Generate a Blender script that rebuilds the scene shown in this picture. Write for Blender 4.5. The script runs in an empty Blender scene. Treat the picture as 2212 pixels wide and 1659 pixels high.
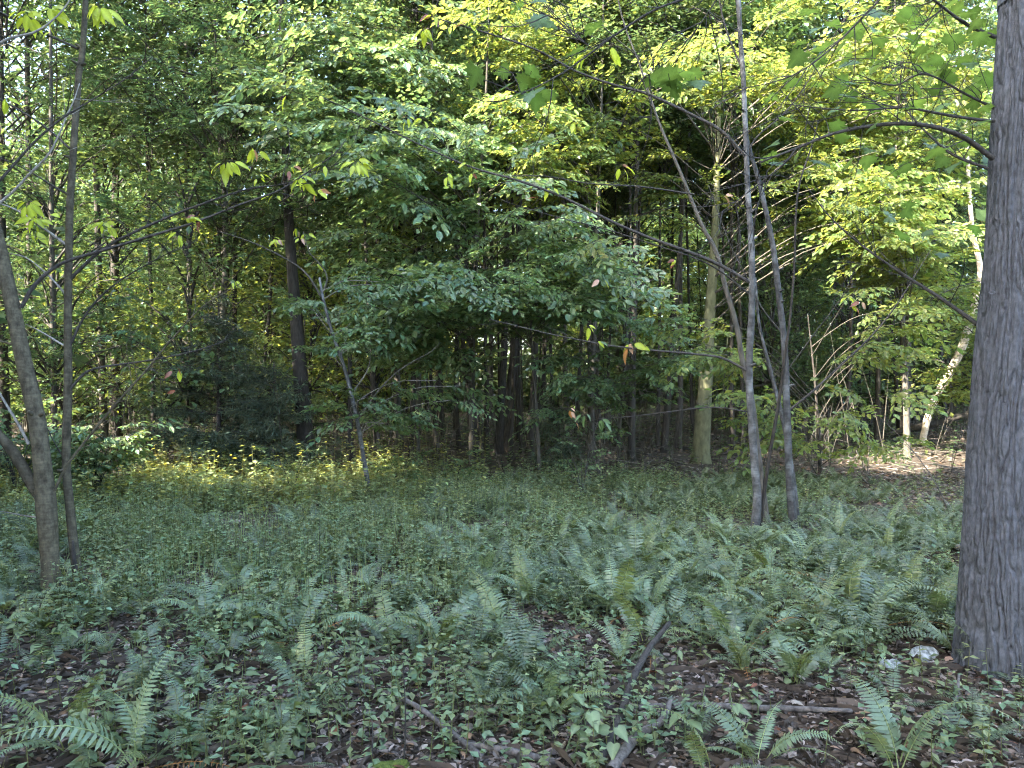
import bpy, math
import numpy as np

# ------------------------------------------------------------------ camera, sky, sun, exposure
scene = bpy.context.scene
EYE = 1.6
FOC = 1580.0            # focal length in pixels of a 2212 px wide frame
CX, CY = 1106.0, 829.5
cam_d = bpy.data.cameras.new('camera'); cam = bpy.data.objects.new('camera', cam_d)
scene.collection.objects.link(cam); scene.camera = cam
cam.location = (0, 0, EYE); cam.rotation_euler = (math.radians(90), 0, 0)
cam_d.sensor_width = 36.0; cam_d.lens = FOC / 2212 * 36.0
cam_d.clip_start = 0.05; cam_d.clip_end = 1000

SUN_EL = math.radians(34); SUN_AZ = math.radians(-123)     # azimuth from +Y, clockwise: sun at the left, a little behind
to_sun = np.array([math.sin(SUN_AZ) * math.cos(SUN_EL), math.cos(SUN_AZ) * math.cos(SUN_EL), math.sin(SUN_EL)])
world = bpy.data.worlds.new('World'); scene.world = world; world.use_nodes = True
nt = world.node_tree; nt.nodes.clear()
wo = nt.nodes.new('ShaderNodeOutputWorld'); wb = nt.nodes.new('ShaderNodeBackground'); ws = nt.nodes.new('ShaderNodeTexSky')
ws.sky_type = 'NISHITA'; ws.sun_disc = False; ws.sun_elevation = SUN_EL; ws.sun_rotation = SUN_AZ
ws.air_density = 1.0; ws.dust_density = 2.5; ws.ozone_density = 1.0
wb.inputs[1].default_value = 0.15
nt.links.new(ws.outputs[0], wb.inputs[0]); nt.links.new(wb.outputs[0], wo.inputs[0])
sd = bpy.data.lights.new('sun', 'SUN'); sun = bpy.data.objects.new('sun', sd); scene.collection.objects.link(sun)
sd.energy = 4.5; sd.angle = math.radians(0.5); sd.color = (1.0, 0.90, 0.73)
from mathutils import Vector, Matrix, Quaternion
sun.rotation_euler = Vector((-to_sun).tolist()).to_track_quat('-Z', 'Y').to_euler()
sun.location = (-8, -4, 12)
vs = scene.view_settings
vs.view_transform = 'Standard'; vs.look = 'None'; vs.gamma = 1.0; vs.use_curve_mapping = False; vs.exposure = 3.7
cy = scene.cycles
cy.max_bounces = 6; cy.diffuse_bounces = 3; cy.glossy_bounces = 2; cy.transmission_bounces = 5; cy.transparent_max_bounces = 4
cy.use_adaptive_sampling = True; cy.adaptive_threshold = 0.03; cy.adaptive_min_samples = 20
cy.use_denoising = True
cy.denoiser = 'OPENIMAGEDENOISE'; cy.denoising_input_passes = 'RGB_ALBEDO_NORMAL'; cy.denoising_prefilter = 'NONE'
cy.sample_clamp_indirect = 3.0; cy.filter_width = 1.15

rng = np.random.default_rng(11)
COL = scene.collection

# gaps in the canopy: sun lines that stay free of foliage (point on the floor, radius)
GAPS = [((8.3, 14.9, 0), 1.15), ((9.3, 15.8, 0), 1.05), ((10.4, 18.2, 1.6), .8), ((7.2, 13.2, 0), .45), ((-4.4, 10.2, .5), .55), ((-3.1, 10.7, .5), .6), ((-2.3, 11.3, .5), .45), ((-5.6, 10.9, .6), .5)]
def in_gap(P, extra=0.0):
    P = np.atleast_2d(np.asarray(P, float)); m = np.zeros(len(P), bool)
    for (c, rad) in GAPS:
        v = P-np.array(c); t = v @ to_sun; d = np.linalg.norm(v-t[:, None]*to_sun[None], axis=1)
        m |= (d < rad+extra) & (t > .8)
    return m
# ------------------------------------------------------------------ helpers
def U(a, b, n=None): return rng.uniform(a, b, n)
def D(px, py, Y): return np.array([(px - CX) / FOC * Y, Y, EYE - (py - CY) / FOC * Y])
def hash3(ix, iy, iz, seed=0):
    h = (ix * 374761393 + iy * 668265263 + iz * 2147483647 + seed * 1274126177) & 0xFFFFFFFF
    h = ((h ^ (h >> 13)) * 1274126177) & 0xFFFFFFFF
    return ((h ^ (h >> 16)) & 0xFFFF) / 65535.0
def vnoise(x, y, z, seed=0):
    x, y, z = np.broadcast_arrays(np.asarray(x, float), np.asarray(y, float), np.asarray(z, float))
    ix, iy, iz = np.floor(x).astype(np.int64), np.floor(y).astype(np.int64), np.floor(z).astype(np.int64)
    fx, fy, fz = x - ix, y - iy, z - iz
    fx, fy, fz = fx*fx*(3-2*fx), fy*fy*(3-2*fy), fz*fz*(3-2*fz)
    r = 0
    for a in (0, 1):
        for b in (0, 1):
            for c in (0, 1):
                r = r + hash3(ix+a, iy+b, iz+c, seed) * (fx if a else 1-fx) * (fy if b else 1-fy) * (fz if c else 1-fz)
    return r
def gz(x, y):
    x = np.asarray(x, float); y = np.asarray(y, float)
    h = 0.10 * (vnoise(x*0.35, y*0.35, 0, 3) - 0.5) + 0.05 * (vnoise(x*1.3, y*1.3, 0, 4) - 0.5)
    h = h * np.clip((y - 1.0) / 3.0, 0.25, 1)
    rise = np.clip(y - 15, 0, 60) * np.clip((x - 2) / 10, 0, 1) * 0.035
    return h + rise + np.clip(y - 14, 0, 80) * 0.012
def unit(v):
    v = np.asarray(v, float); return v / np.maximum(np.linalg.norm(v, axis=-1, keepdims=True), 1e-9)

class Acc:
    def __init__(s): s.V, s.F, s.T, s.M, s.n, s.S = [], [], [], [], 0, []
    def add(s, V, Fs, T=None, mi=0, smooth=False):
        V = np.asarray(V, float).reshape(-1, 3)
        if T is None: T = np.ones((len(V), 3))
        s.V.append(V); s.T.append(np.asarray(T, float).reshape(-1, 3))
        for F in (Fs if isinstance(Fs, list) else [Fs]):
            F = np.asarray(F, np.int64)
            s.F.append(F + s.n); s.M.append(np.full(len(F), mi)); s.S.append(np.full(len(F), smooth))
        s.n += len(V)
    def mesh(s, name, mats):
        V = np.concatenate(s.V); T = np.concatenate(s.T)
        me = bpy.data.meshes.new(name)
        me.vertices.add(len(V)); me.vertices.foreach_set('co', V.astype(np.float32).ravel())
        sizes = np.concatenate([np.full(len(f), f.shape[1]) for f in s.F]) if s.F else np.zeros(0, int)
        idx = np.concatenate([f.ravel() for f in s.F])
        st = np.concatenate([[0], np.cumsum(sizes)[:-1]])
        me.loops.add(len(idx)); me.loops.foreach_set('vertex_index', idx.astype(np.int32))
        me.polygons.add(len(sizes)); me.polygons.foreach_set('loop_start', st.astype(np.int32))
        me.polygons.foreach_set('material_index', np.concatenate(s.M).astype(np.int32))
        me.polygons.foreach_set('use_smooth', np.concatenate(s.S).astype(bool))
        a = me.attributes.new('tint', 'FLOAT_COLOR', 'POINT')
        a.data.foreach_set('color', np.concatenate([T, np.ones((len(T), 1))], 1).astype(np.float32).ravel())
        me.update(calc_edges=True)
        for m in (mats if isinstance(mats, (list, tuple)) else [mats]): me.materials.append(m)
        return me

def link(name, data, parent=None, mat=None):
    o = bpy.data.objects.new(name, data); COL.objects.link(o)
    if parent is not None: o.parent = parent
    if mat is not None: o.matrix_basis = mat
    return o
def tag(o, label=None, cat=None, group=None, kind=None):
    if label: o['label'] = label
    if cat: o['category'] = cat
    if group: o['group'] = group
    if kind: o['kind'] = kind
    return o
def root_at(name, loc, label=None, cat=None, group=None, rz=0.0, sc=1.0):
    o = link(name, None); o.location = tuple(float(v) for v in loc); o.rotation_euler = (0, 0, rz)
    o.scale = (sc, sc, sc); o.empty_display_size = 0.1
    return tag(o, label, cat, group)
def local(root, P): return np.asarray(P, float) - np.array(root.location)

def smooth_path(P, R, n):
    P = np.asarray(P, float); R = np.asarray(R, float)
    if len(P) < 3:
        t = np.linspace(0, 1, n)[:, None]
        return P[0] + (P[-1]-P[0]) * t, R[0] + (R[-1]-R[0]) * t[:, 0]
    d = np.concatenate([[0], np.cumsum(np.linalg.norm(np.diff(P, axis=0), axis=1))])
    q = np.linspace(0, d[-1], n)
    PP = np.concatenate([[2*P[0]-P[1]], P, [2*P[-1]-P[-2]]])
    k = np.clip(np.searchsorted(d, q, side='right') - 1, 0, len(P) - 2)
    t = ((q - d[k]) / np.maximum(d[k+1]-d[k], 1e-9))[:, None]
    p0, p1, p2, p3 = PP[k], PP[k+1], PP[k+2], PP[k+3]
    out = 0.5 * (2*p1 + (p2-p0)*t + (2*p0-5*p1+4*p2-p3)*t*t + (3*p1-p0-3*p2+p3)*t**3)
    return out, np.interp(q, d, R)
def tube(acc, P, R, n=12, sides=6, mi=0, wob=0.0, seed=0, disp=None, cap=True, T=None):
    Q, r = smooth_path(P, R, n)
    if wob > 0:
        s = np.linspace(0, 1, n)
        L = np.linalg.norm(Q[-1]-Q[0])
        for ax in range(3):
            Q[:, ax] += wob * (vnoise(s*L*1.6, seed*1.7+ax*9.1, 0.5, 5) - 0.5) * np.sin(np.pi*np.clip(s*1.1, 0, 1))
    t = unit(np.gradient(Q, axis=0))
    ref = np.array([0, 0, 1.0]) if abs(t[0, 2]) < 0.9 else np.array([1.0, 0, 0])
    u = np.zeros_like(t); a = unit(np.cross(t[0], ref)); u[0] = a
    for i in range(1, n):
        a = u[i-1] - t[i] * np.dot(u[i-1], t[i]); u[i] = a / max(np.linalg.norm(a), 1e-9)
    w = np.cross(t, u)
    th = np.linspace(0, 2*np.pi, sides, endpoint=False)
    rr = np.repeat(r[:, None], sides, 1)
    if disp is not None: rr = rr + disp(th[None, :], np.concatenate([[0], np.cumsum(np.linalg.norm(np.diff(Q, axis=0), axis=1))])[:, None])
    V = Q[:, None, :] + rr[..., None] * (np.cos(th)[None, :, None]*u[:, None, :] + np.sin(th)[None, :, None]*w[:, None, :])
    V = V.reshape(-1, 3)
    i = np.arange(n-1)[:, None] * sides; j = np.arange(sides)[None, :]; j2 = (j+1) % sides
    F = np.stack([i+j, i+j2, i+sides+j2, i+sides+j], -1).reshape(-1, 4)
    Fs = [F]
    if cap:
        V = np.concatenate([V, Q[-1:]+t[-1:]*r[-1]*0.4])
        c = (n-1)*sides
        Fs.append(np.stack([c+np.arange(sides), c+(np.arange(sides)+1) % sides, np.full(sides, n*sides)], -1))
    acc.add(V, Fs, np.tile(T if T is not None else [1, 1, 1], (len(V), 1)), mi, True)
    return Q, t

# leaf templates: (u along, v across, w normal), faces
def T_(v, f): return np.array(v, float), [np.array(x) for x in f]
LEAF = T_([(0,0,0),(.25,.25,.05),(.62,.27,.06),(1,0,-.10),(.62,-.27,.06),(.25,-.25,.05)], [[(0,1,2,3),(0,3,4,5)]])
BLADE = T_([(0,.5,0),(.5,.4,0),(1,0,-.12),(.5,-.4,0),(0,-.5,0)], [[(0,1,2,3,4)]])
SLIM = T_([(0,0,0),(.25,.13,.04),(.62,.14,.03),(1,0,-.14),(.62,-.14,.03),(.25,-.13,.04)], [[(0,1,2,3),(0,3,4,5)]])
DIAM = T_([(0,0,0),(.45,.30,.05),(1,0,-.08),(.45,-.30,.05)], [[(0,1,2,3)]])
PINNA = T_([(0,-.07,0),(.12,.16,.02),(.65,.11,.01),(1,0,-.07),(.6,-.10,.01)], [[(0,4,3,2,1)]])
PINNA4 = T_([(0,-.10,0),(.10,.18,.02),(1,0.02,-.07),(.5,-.12,.01)], [[(0,3,2,1)]])
CURL = T_([(0,0,.02),(.2,.24,.16),(.6,.28,.20),(1,.02,.10),(.62,-.26,.14),(.25,-.25,.20),(.5,0,-.01)], [[(0,1,6),(1,2,6),(2,3,6),(3,4,6),(4,5,6),(5,0,6)]])
def heart():
    th = [(0,0,0),(-.10,.18,.05),(.02,.36,.07),(.25,.42,.05),(.5,.32,.03),(.78,.14,-.04),(1.02,0,-.13),(.78,-.14,-.04),(.5,-.32,.03),(.25,-.42,.05),(.02,-.36,.07),(-.10,-.18,.05),(.35,0,-.02),(.7,0,-.07)]
    return T_(th, [[(0,1,2,12),(12,2,3,4),(12,4,5,13),(0,12,10,11),(12,8,9,10),(12,13,7,8)], [(13,5,6),(13,6,7)]])
HEART = heart()
def maple():
    o = [(0,0),(.02,.10),(-.10,.36),(.10,.30),(.16,.52),(.30,.40),(.44,.56),(.46,.36),(.58,.30),(.52,.20),(.74,.20),(.78,.10),(1.0,0)]
    pts = [(x, y) for x, y in o] + [(x, -y) for x, y in reversed(o[1:-1])]
    v = [(x, y, .05*abs(y)*2 - .10*x*x - .10*abs(y)) for x, y in pts]
    n = len(v); v.append((.30, 0, .02))
    return T_(v, [[(i, (i+1) % n, n) for i in range(n)]])
MAPLE = maple()
OVATE = T_([(0,0,0),(.12,.13,.03),(.32,.22,.05),(.58,.20,.03),(.82,.10,-.04),(1.02,0,-.13),(.82,-.10,-.04),(.58,-.20,.03),(.32,-.22,.05),(.12,-.13,.03),(.32,0,0),(.65,0,-.04)],
           [[(0,1,2,10),(10,2,3,11),(11,3,4,5),(0,10,8,9),(10,11,7,8),(11,5,6,7)]])
def leaves(acc, pos, dirv, nrm, L, tmpl=LEAF, W=1.0, T=None, mi=0, smooth=False):
    tv, tf = tmpl; N = len(pos)
    if N == 0: return
    d = unit(dirv); s = unit(np.cross(nrm, d)); n = np.cross(d, s)
    L = np.broadcast_to(np.asarray(L, float), (N,))[:, None, None]
    W = np.broadcast_to(np.asarray(W, float), (N,))[:, None, None]
    V = np.asarray(pos)[:, None, :] + L * (tv[None, :, 0:1]*d[:, None, :] + W*tv[None, :, 1:2]*s[:, None, :] + tv[None, :, 2:3]*n[:, None, :])
    K = len(tv)
    Fs = [(f[None] + (np.arange(N)*K)[:, None, None]).reshape(-1, f.shape[1]) for f in tf]
    TT = None if T is None else np.repeat(np.asarray(T), K, axis=0)
    acc.add(V.reshape(-1, 3), Fs, TT, mi, smooth)
def tints(n, v=0.25, warm=0.12):
    b = 1 + U(-v, v, n); w = U(-warm, warm, n)
    return np.stack([b*(1+w*1.6), b, b*(1-w)], 1)

# ------------------------------------------------------------------ materials
def new_mat(name):
    m = bpy.data.materials.new(name); m.use_nodes = True; t = m.node_tree; t.nodes.clear(); return m, t
def nd(t, typ, **kw):
    n = t.nodes.new(typ)
    for k, v in kw.items():
        if k == 'i':
            for kk, vv in v.items(): n.inputs[kk].default_value = vv
        else: setattr(n, k, v)
    return n
def leafmat(name, col, tr=0.40, trcol=None, rough=0.42, spec=0.45, var=0.18):
    m, t = new_mat(name); L = t.links.new
    at = nd(t, 'ShaderNodeAttribute', attribute_name='tint')
    oi = nd(t, 'ShaderNodeObjectInfo')
    mr = nd(t, 'ShaderNodeMapRange', i={3: 1-var, 4: 1+var}); L(oi.outputs['Random'], mr.inputs[0])
    tc = nd(t, 'ShaderNodeTexCoord'); nz = nd(t, 'ShaderNodeTexNoise', i={'Scale': 38.0, 'Detail': 3.0}); L(tc.outputs['Object'], nz.inputs['Vector'])
    mz = nd(t, 'ShaderNodeMapRange', i={1: .3, 2: .7, 3: .82, 4: 1.16}); L(nz.outputs[0], mz.inputs[0])
    mul = nd(t, 'ShaderNodeMath', operation='MULTIPLY'); L(mr.outputs[0], mul.inputs[0]); L(mz.outputs[0], mul.inputs[1])
    vm = nd(t, 'ShaderNodeVectorMath', operation='SCALE'); L(at.outputs['Color'], vm.inputs[0]); L(mul.outputs[0], vm.inputs['Scale'])
    c1 = nd(t, 'ShaderNodeVectorMath', operation='MULTIPLY'); c1.inputs[1].default_value = col; L(vm.outputs[0], c1.inputs[0])
    tc_ = trcol or (col[0]*2.3, col[1]*1.9, col[2]*0.6)
    c2 = nd(t, 'ShaderNodeVectorMath', operation='MULTIPLY'); c2.inputs[1].default_value = tc_; L(vm.outputs[0], c2.inputs[0])
    p = nd(t, 'ShaderNodeBsdfPrincipled', i={'Roughness': rough, 'Specular IOR Level': spec}); L(c1.outputs[0], p.inputs['Base Color'])
    tl = nd(t, 'ShaderNodeBsdfTranslucent'); L(c2.outputs[0], tl.inputs[0])
    mx = nd(t, 'ShaderNodeMixShader', i={0: tr}); L(p.outputs[0], mx.inputs[1]); L(tl.outputs[0], mx.inputs[2])
    o = nd(t, 'ShaderNodeOutputMaterial'); L(mx.outputs[0], o.inputs[0])
    return m
def barkmat(name, c0, c1, scale=30.0, zs=0.18, bump=0.5, lichen=None, rough=0.85, rings=0.0):
    m, t = new_mat(name); L = t.links.new
    tc = nd(t, 'ShaderNodeTexCoord'); mp = nd(t, 'ShaderNodeMapping'); mp.inputs['Scale'].default_value = (1, 1, zs); L(tc.outputs['Object'], mp.inputs[0])
    n1 = nd(t, 'ShaderNodeTexNoise', i={'Scale': scale, 'Detail': 6.0, 'Roughness': .65}); L(mp.outputs[0], n1.inputs['Vector'])
    n2 = nd(t, 'ShaderNodeTexNoise', i={'Scale': 5.0, 'Detail': 4.0}); L(tc.outputs['Object'], n2.inputs['Vector'])
    rp = nd(t, 'ShaderNodeValToRGB'); rp.color_ramp.elements[0].position = .34; rp.color_ramp.elements[1].position = .66
    rp.color_ramp.elements[0].color = (*c0, 1); rp.color_ramp.elements[1].color = (*c1, 1); L(n1.outputs[0], rp.inputs[0])
    cur = rp.outputs[0]
    if lichen:
        r2 = nd(t, 'ShaderNodeValToRGB'); r2.color_ramp.elements[0].position = .52; r2.color_ramp.elements[1].position = .62
        r2.color_ramp.elements[0].color = (0, 0, 0, 1); r2.color_ramp.elements[1].color = (.75, .75, .75, 1); L(n2.outputs[0], r2.inputs[0])
        mx = nd(t, 'ShaderNodeMixRGB'); mx.inputs[2].default_value = (*lichen, 1); L(r2.outputs[0], mx.inputs[0]); L(cur, mx.inputs[1]); cur = mx.outputs[0]
    oi = nd(t, 'ShaderNodeObjectInfo'); mr = nd(t, 'ShaderNodeMapRange', i={3: .75, 4: 1.25}); L(oi.outputs['Random'], mr.inputs[0])
    at = nd(t, 'ShaderNodeAttribute', attribute_name='tint')
    v0 = nd(t, 'ShaderNodeVectorMath', operation='MULTIPLY'); L(cur, v0.inputs[0]); L(at.outputs['Color'], v0.inputs[1])
    vm = nd(t, 'ShaderNodeVectorMath', operation='SCALE'); L(v0.outputs[0], vm.inputs[0]); L(mr.outputs[0], vm.inputs['Scale'])
    h = n1.outputs[0]
    if rings:
        mp2 = nd(t, 'ShaderNodeMapping'); mp2.inputs['Scale'].default_value = (.25, .25, 1); L(tc.outputs['Object'], mp2.inputs[0])
        n3 = nd(t, 'ShaderNodeTexNoise', i={'Scale': 60.0, 'Detail': 3.0}); L(mp2.outputs[0], n3.inputs['Vector'])
        ad = nd(t, 'ShaderNodeMath', operation='ADD'); L(h, ad.inputs[0]); L(n3.outputs[0], ad.inputs[1]); h = ad.outputs[0]
        m4 = nd(t, 'ShaderNodeMapRange', i={1: .3, 2: .7, 3: 1-rings, 4: 1+rings}); L(n3.outputs[0], m4.inputs[0])
        v5 = nd(t, 'ShaderNodeVectorMath', operation='SCALE'); L(vm.outputs[0], v5.inputs[0]); L(m4.outputs[0], v5.inputs['Scale']); vm = v5
    bp = nd(t, 'ShaderNodeBump', i={'Strength': bump, 'Distance': .01}); L(h, bp.inputs['Height'])
    p = nd(t, 'ShaderNodeBsdfPrincipled', i={'Roughness': rough, 'Specular IOR Level': .25}); L(vm.outputs[0], p.inputs['Base Color']); L(bp.outputs[0], p.inputs['Normal'])
    o = nd(t, 'ShaderNodeOutputMaterial'); L(p.outputs[0], o.inputs[0])
    return m
def simplemat(name, c0, c1, scale, bump=.4, rough=.9, tinted=True):
    m, t = new_mat(name); L = t.links.new
    tc = nd(t, 'ShaderNodeTexCoord'); n1 = nd(t, 'ShaderNodeTexNoise', i={'Scale': scale, 'Detail': 7.0, 'Roughness': .7}); L(tc.outputs['Object'], n1.inputs['Vector'])
    rp = nd(t, 'ShaderNodeValToRGB'); rp.color_ramp.elements[0].position = .35; rp.color_ramp.elements[1].position = .65
    rp.color_ramp.elements[0].color = (*c0, 1); rp.color_ramp.elements[1].color = (*c1, 1); L(n1.outputs[0], rp.inputs[0])
    cur = rp.outputs[0]
    if tinted:
        at = nd(t, 'ShaderNodeAttribute', attribute_name='tint')
        v0 = nd(t, 'ShaderNodeVectorMath', operation='MULTIPLY'); L(cur, v0.inputs[0]); L(at.outputs['Color'], v0.inputs[1]); cur = v0.outputs[0]
    bp = nd(t, 'ShaderNodeBump', i={'Strength': bump, 'Distance': .02}); L(n1.outputs[0], bp.inputs['Height'])
    p = nd(t, 'ShaderNodeBsdfPrincipled', i={'Roughness': rough, 'Specular IOR Level': .25}); L(cur, p.inputs['Base Color']); L(bp.outputs[0], p.inputs['Normal'])
    o = nd(t, 'ShaderNodeOutputMaterial'); L(p.outputs[0], o.inputs[0])
    return m

M_far = leafmat('leaf_far', (.085, .125, .050), tr=.42, trcol=(.125, .180, .058))
M_beech = leafmat('leaf_beech', (.092, .148, .070), tr=.40, trcol=(.17, .24, .055), rough=.36, spec=.55)
M_yel = leafmat('leaf_light', (.125, .165, .055), tr=.50, trcol=(.32, .37, .065))
M_cool = leafmat('leaf_cool', (.108, .170, .090), tr=.42, trcol=(.21, .30, .08), rough=.34, spec=.6)
M_walnut = leafmat('leaf_walnut', (.075, .135, .070), tr=.42, trcol=(.14, .22, .065))
M_maple = leafmat('leaf_maple', (.075, .125, .045), tr=.48, trcol=(.20, .30, .045))
M_fdead = leafmat('leaf_fern_brown', (.17, .10, .05), tr=.2, rough=.7, spec=.2)
M_fold = leafmat('leaf_fern_old', (.125, .160, .070), tr=.25)
M_fern = leafmat('leaf_fern', (.115, .160, .092), tr=.22, rough=.38, spec=.55, var=.32)
M_herb = leafmat('leaf_herb', (.138, .185, .098), tr=.30, rough=.42, spec=.45)
M_herby = leafmat('leaf_herb_yellowing', (.185, .225, .105), tr=.40)
M_ceda = leafmat('leaf_cedar', (.075, .102, .072), tr=.15, spec=.2, rough=.6)
M_ygrn = leafmat('leaf_yellow_green', (.34, .40, .05), tr=.5, trcol=(.60, .66, .05))
M_oran = leafmat('leaf_orange', (.27, .115, .04), tr=.4, trcol=(.42, .18, .04))
M_redb = leafmat('leaf_red_brown', (.15, .06, .035), tr=.3, trcol=(.35, .08, .03))
M_pink = leafmat('leaf_faded', (.38, .24, .18), tr=.35, trcol=(.4, .25, .12))
M_litt = leafmat('leaf_litter', (.140, .118, .100), tr=.10, rough=.6, spec=.3, trcol=(.2, .12, .05))
M_grass = leafmat('grass', (.20, .26, .14), tr=.35)
M_b_big = barkmat('bark_grey_ridged', (.042, .046, .053), (.108, .117, .133), scale=45, zs=.5, lichen=None, bump=.7)
M_b_smooth = barkmat('bark_smooth_grey', (.030, .030, .030), (.085, .086, .086), scale=26, zs=.5, bump=.3, lichen=(.15, .16, .165), rings=.25)
M_b_brown = barkmat('bark_brown_grey', (.028, .024, .015), (.085, .075, .050), scale=26, zs=.5, bump=.3, rings=.25)
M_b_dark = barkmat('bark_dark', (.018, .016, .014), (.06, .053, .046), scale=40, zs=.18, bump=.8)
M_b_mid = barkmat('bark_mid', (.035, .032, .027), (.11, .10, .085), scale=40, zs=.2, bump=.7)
M_b_tan = barkmat('bark_tan', (.055, .056, .030), (.115, .115, .065), scale=14, zs=.4, bump=.2)
M_b_birch = barkmat('bark_pale', (.30, .24, .19), (.55, .48, .40), scale=14, zs=.6, bump=.2, rings=.2)
M_twig = barkmat('twig_dark', (.02, .018, .016), (.06, .055, .05), scale=50, zs=.6, bump=.2)
M_twigp = barkmat('twig_pale', (.12, .11, .10), (.26, .25, .23), scale=50, zs=.6, bump=.2)
M_ground = simplemat('forest_floor', (.030, .024, .019), (.085, .066, .052), 9.0, bump=.9, tinted=False)
M_stone = simplemat('pale_stone', (.08, .095, .08), (.50, .52, .52), 30.0, bump=.7, rough=.8)
M_moss = simplemat('moss', (.05, .08, .015), (.14, .17, .03), 60.0, bump=1.0)
M_rot = barkmat('rotten_wood', (.10, .07, .045), (.34, .27, .19), scale=35, zs=.3, bump=.8)
M_stick = barkmat('stick_grey', (.040, .034, .030), (.135, .120, .108), scale=40, zs=.5, bump=.5)

# ------------------------------------------------------------------ ground
def grid_axis():
    return np.concatenate([np.linspace(-160, -16, 25)[:-1], np.linspace(-16, 16, 161), np.linspace(16, 160, 25)[1:]])
gx = grid_axis(); gy = np.concatenate([np.linspace(-60, 1, 20)[:-1], np.linspace(1, 26, 141), np.linspace(26, 200, 30)[1:]])
XX, YY = np.meshgrid(gx, gy)
fine = 0.02 * (vnoise(XX*5, YY*5, 0, 8) - .5)
V = np.stack([XX, YY, gz(XX, YY) + fine], -1).reshape(-1, 3)
nx, ny = len(gx), len(gy)
i = np.arange(ny-1)[:, None]*nx; j = np.arange(nx-1)[None, :]
a = Acc(); a.add(V, np.stack([i+j, i+j+1, i+nx+j+1, i+nx+j], -1).reshape(-1, 4), smooth=True)
tag(link('ground', a.mesh('ground', M_ground)), 'dark forest floor of soil and decayed leaves', None, None, 'structure')

# ------------------------------------------------------------------ spray meshes (a branchlet with its leaves), shared
def jit_n(n, j=.35):
    return unit(np.stack([U(-j, j, n), U(-j, j, n), np.ones(n)], 1))
def beech_spray(mat, Lt=.95, leafL=.115, droop=.28, tmpl=LEAF, wmul=1.0):
    acc = Acc()
    def twig(p0, ang, L, r, z0=0):
        n = 9; t = np.linspace(0, 1, n)
        P = np.stack([p0[0]+np.cos(ang)*L*t, p0[1]+np.sin(ang)*L*t, p0[2]+U(-.02, .06)*t - droop*L*t*t], 1)
        tube(acc, P, np.linspace(r, r*.35, n), n=7, sides=3, mi=1, cap=False)
        k = max(4, int(L/.052)); tt = np.linspace(.10, 1.0, k)
        pos = np.stack([np.interp(tt, t, P[:, c]) for c in range(3)], 1)
        sg = np.where(np.arange(k) % 2 == 0, 1, -1); da = ang + sg*U(.55, 1.05, k); da[-1] = ang
        dirv = np.stack([np.cos(da), np.sin(da), U(-.95, .0, k)], 1)
        leaves(acc, pos, dirv, jit_n(k, .5), leafL*U(.65, 1.15, k), tmpl, wmul, tints(k))
        return P
    P = twig((0, 0, 0), 0, Lt, .005)
    for f, s in ((.15, 1), (.28, -1), (.42, 1), (.55, -1), (.70, 1)):
        q = P[int(f*8)]
        twig(q, s*U(.5, .85), Lt*(.62-.45*f)*U(.85, 1.2), .003)
    return acc.mesh('leaf_spray', [mat, M_twig])
def pinnate_spray(mat, nl=5, Lc=.55, pairs=9, lf=.085):
    acc = Acc()
    tube(acc, [(-.25, 0, -.05), (0, 0, 0)], [.008, .006], n=3, sides=4, mi=1)
    for k in range(nl):
        ang = U(-1.6, 1.6); el = U(.0, .7); L = Lc*U(.7, 1.2); n = 8; t = np.linspace(0, 1, n)
        P = np.stack([np.cos(ang)*L*t*math.cos(el), np.sin(ang)*L*t*math.cos(el), L*(math.sin(el)*t - .55*t*t)], 1)
        tube(acc, P, np.linspace(.003, .0012, n), n=6, sides=3, mi=1, cap=False)
        tt = np.linspace(.18, 1, pairs)
        pos = np.stack([np.interp(tt, t, P[:, c]) for c in range(3)], 1)
        for s in (1, -1):
            da = ang + s*U(1.0, 1.3, pairs)
            dirv = np.stack([np.cos(da), np.sin(da), U(-.4, 0, pairs)], 1)
            leaves(acc, pos, dirv, jit_n(pairs, .25), lf*U(.8, 1.15, pairs)*np.sin(np.pi*(tt*.75+.2)), SLIM, 1.25, tints(pairs, .18))
    return acc.mesh('compound_leaf_spray', [mat, M_twig])
SPRAY = {
    'beech': [beech_spray(M_beech) for _ in range(5)],
    'cool': [beech_spray(M_cool, leafL=.125, droop=.34) for _ in range(5)],
    'light': [beech_spray(M_yel, leafL=.12) for _ in range(5)],
    'walnut': [pinnate_spray(M_walnut) for _ in range(4)],
    'shrub': [beech_spray(M_beech, Lt=.55, leafL=.10, droop=.1) for _ in range(4)],
}
def basis(xdir, up=(0, 0, 1), roll=0.0):
    x = Vector(tuple(float(v) for v in xdir)).normalized(); u = Vector(up)
    y = u.cross(x)
    if y.length < 1e-4: y = Vector((0, 1, 0))
    y.normalize(); z = x.cross(y)
    m = Matrix((x, y, z)).transposed()
    return m @ Matrix.Rotation(roll, 3, 'X')
def place(name, me, parent, loc, xdir, sc=1.0, roll=0.0, up=(0, 0, 1)):
    m = basis(xdir, up, roll).to_4x4() @ Matrix.Diagonal((sc, sc, sc, 1))
    m.translation = Vector(tuple(float(v) for v in loc))
    return link(name, me, parent, m)
_pick = {}
def pick(key):
    L = SPRAY[key]; _pick[key] = _pick.get(key, 0) + 1
    return L[int(rng.integers(len(L)))]

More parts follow.
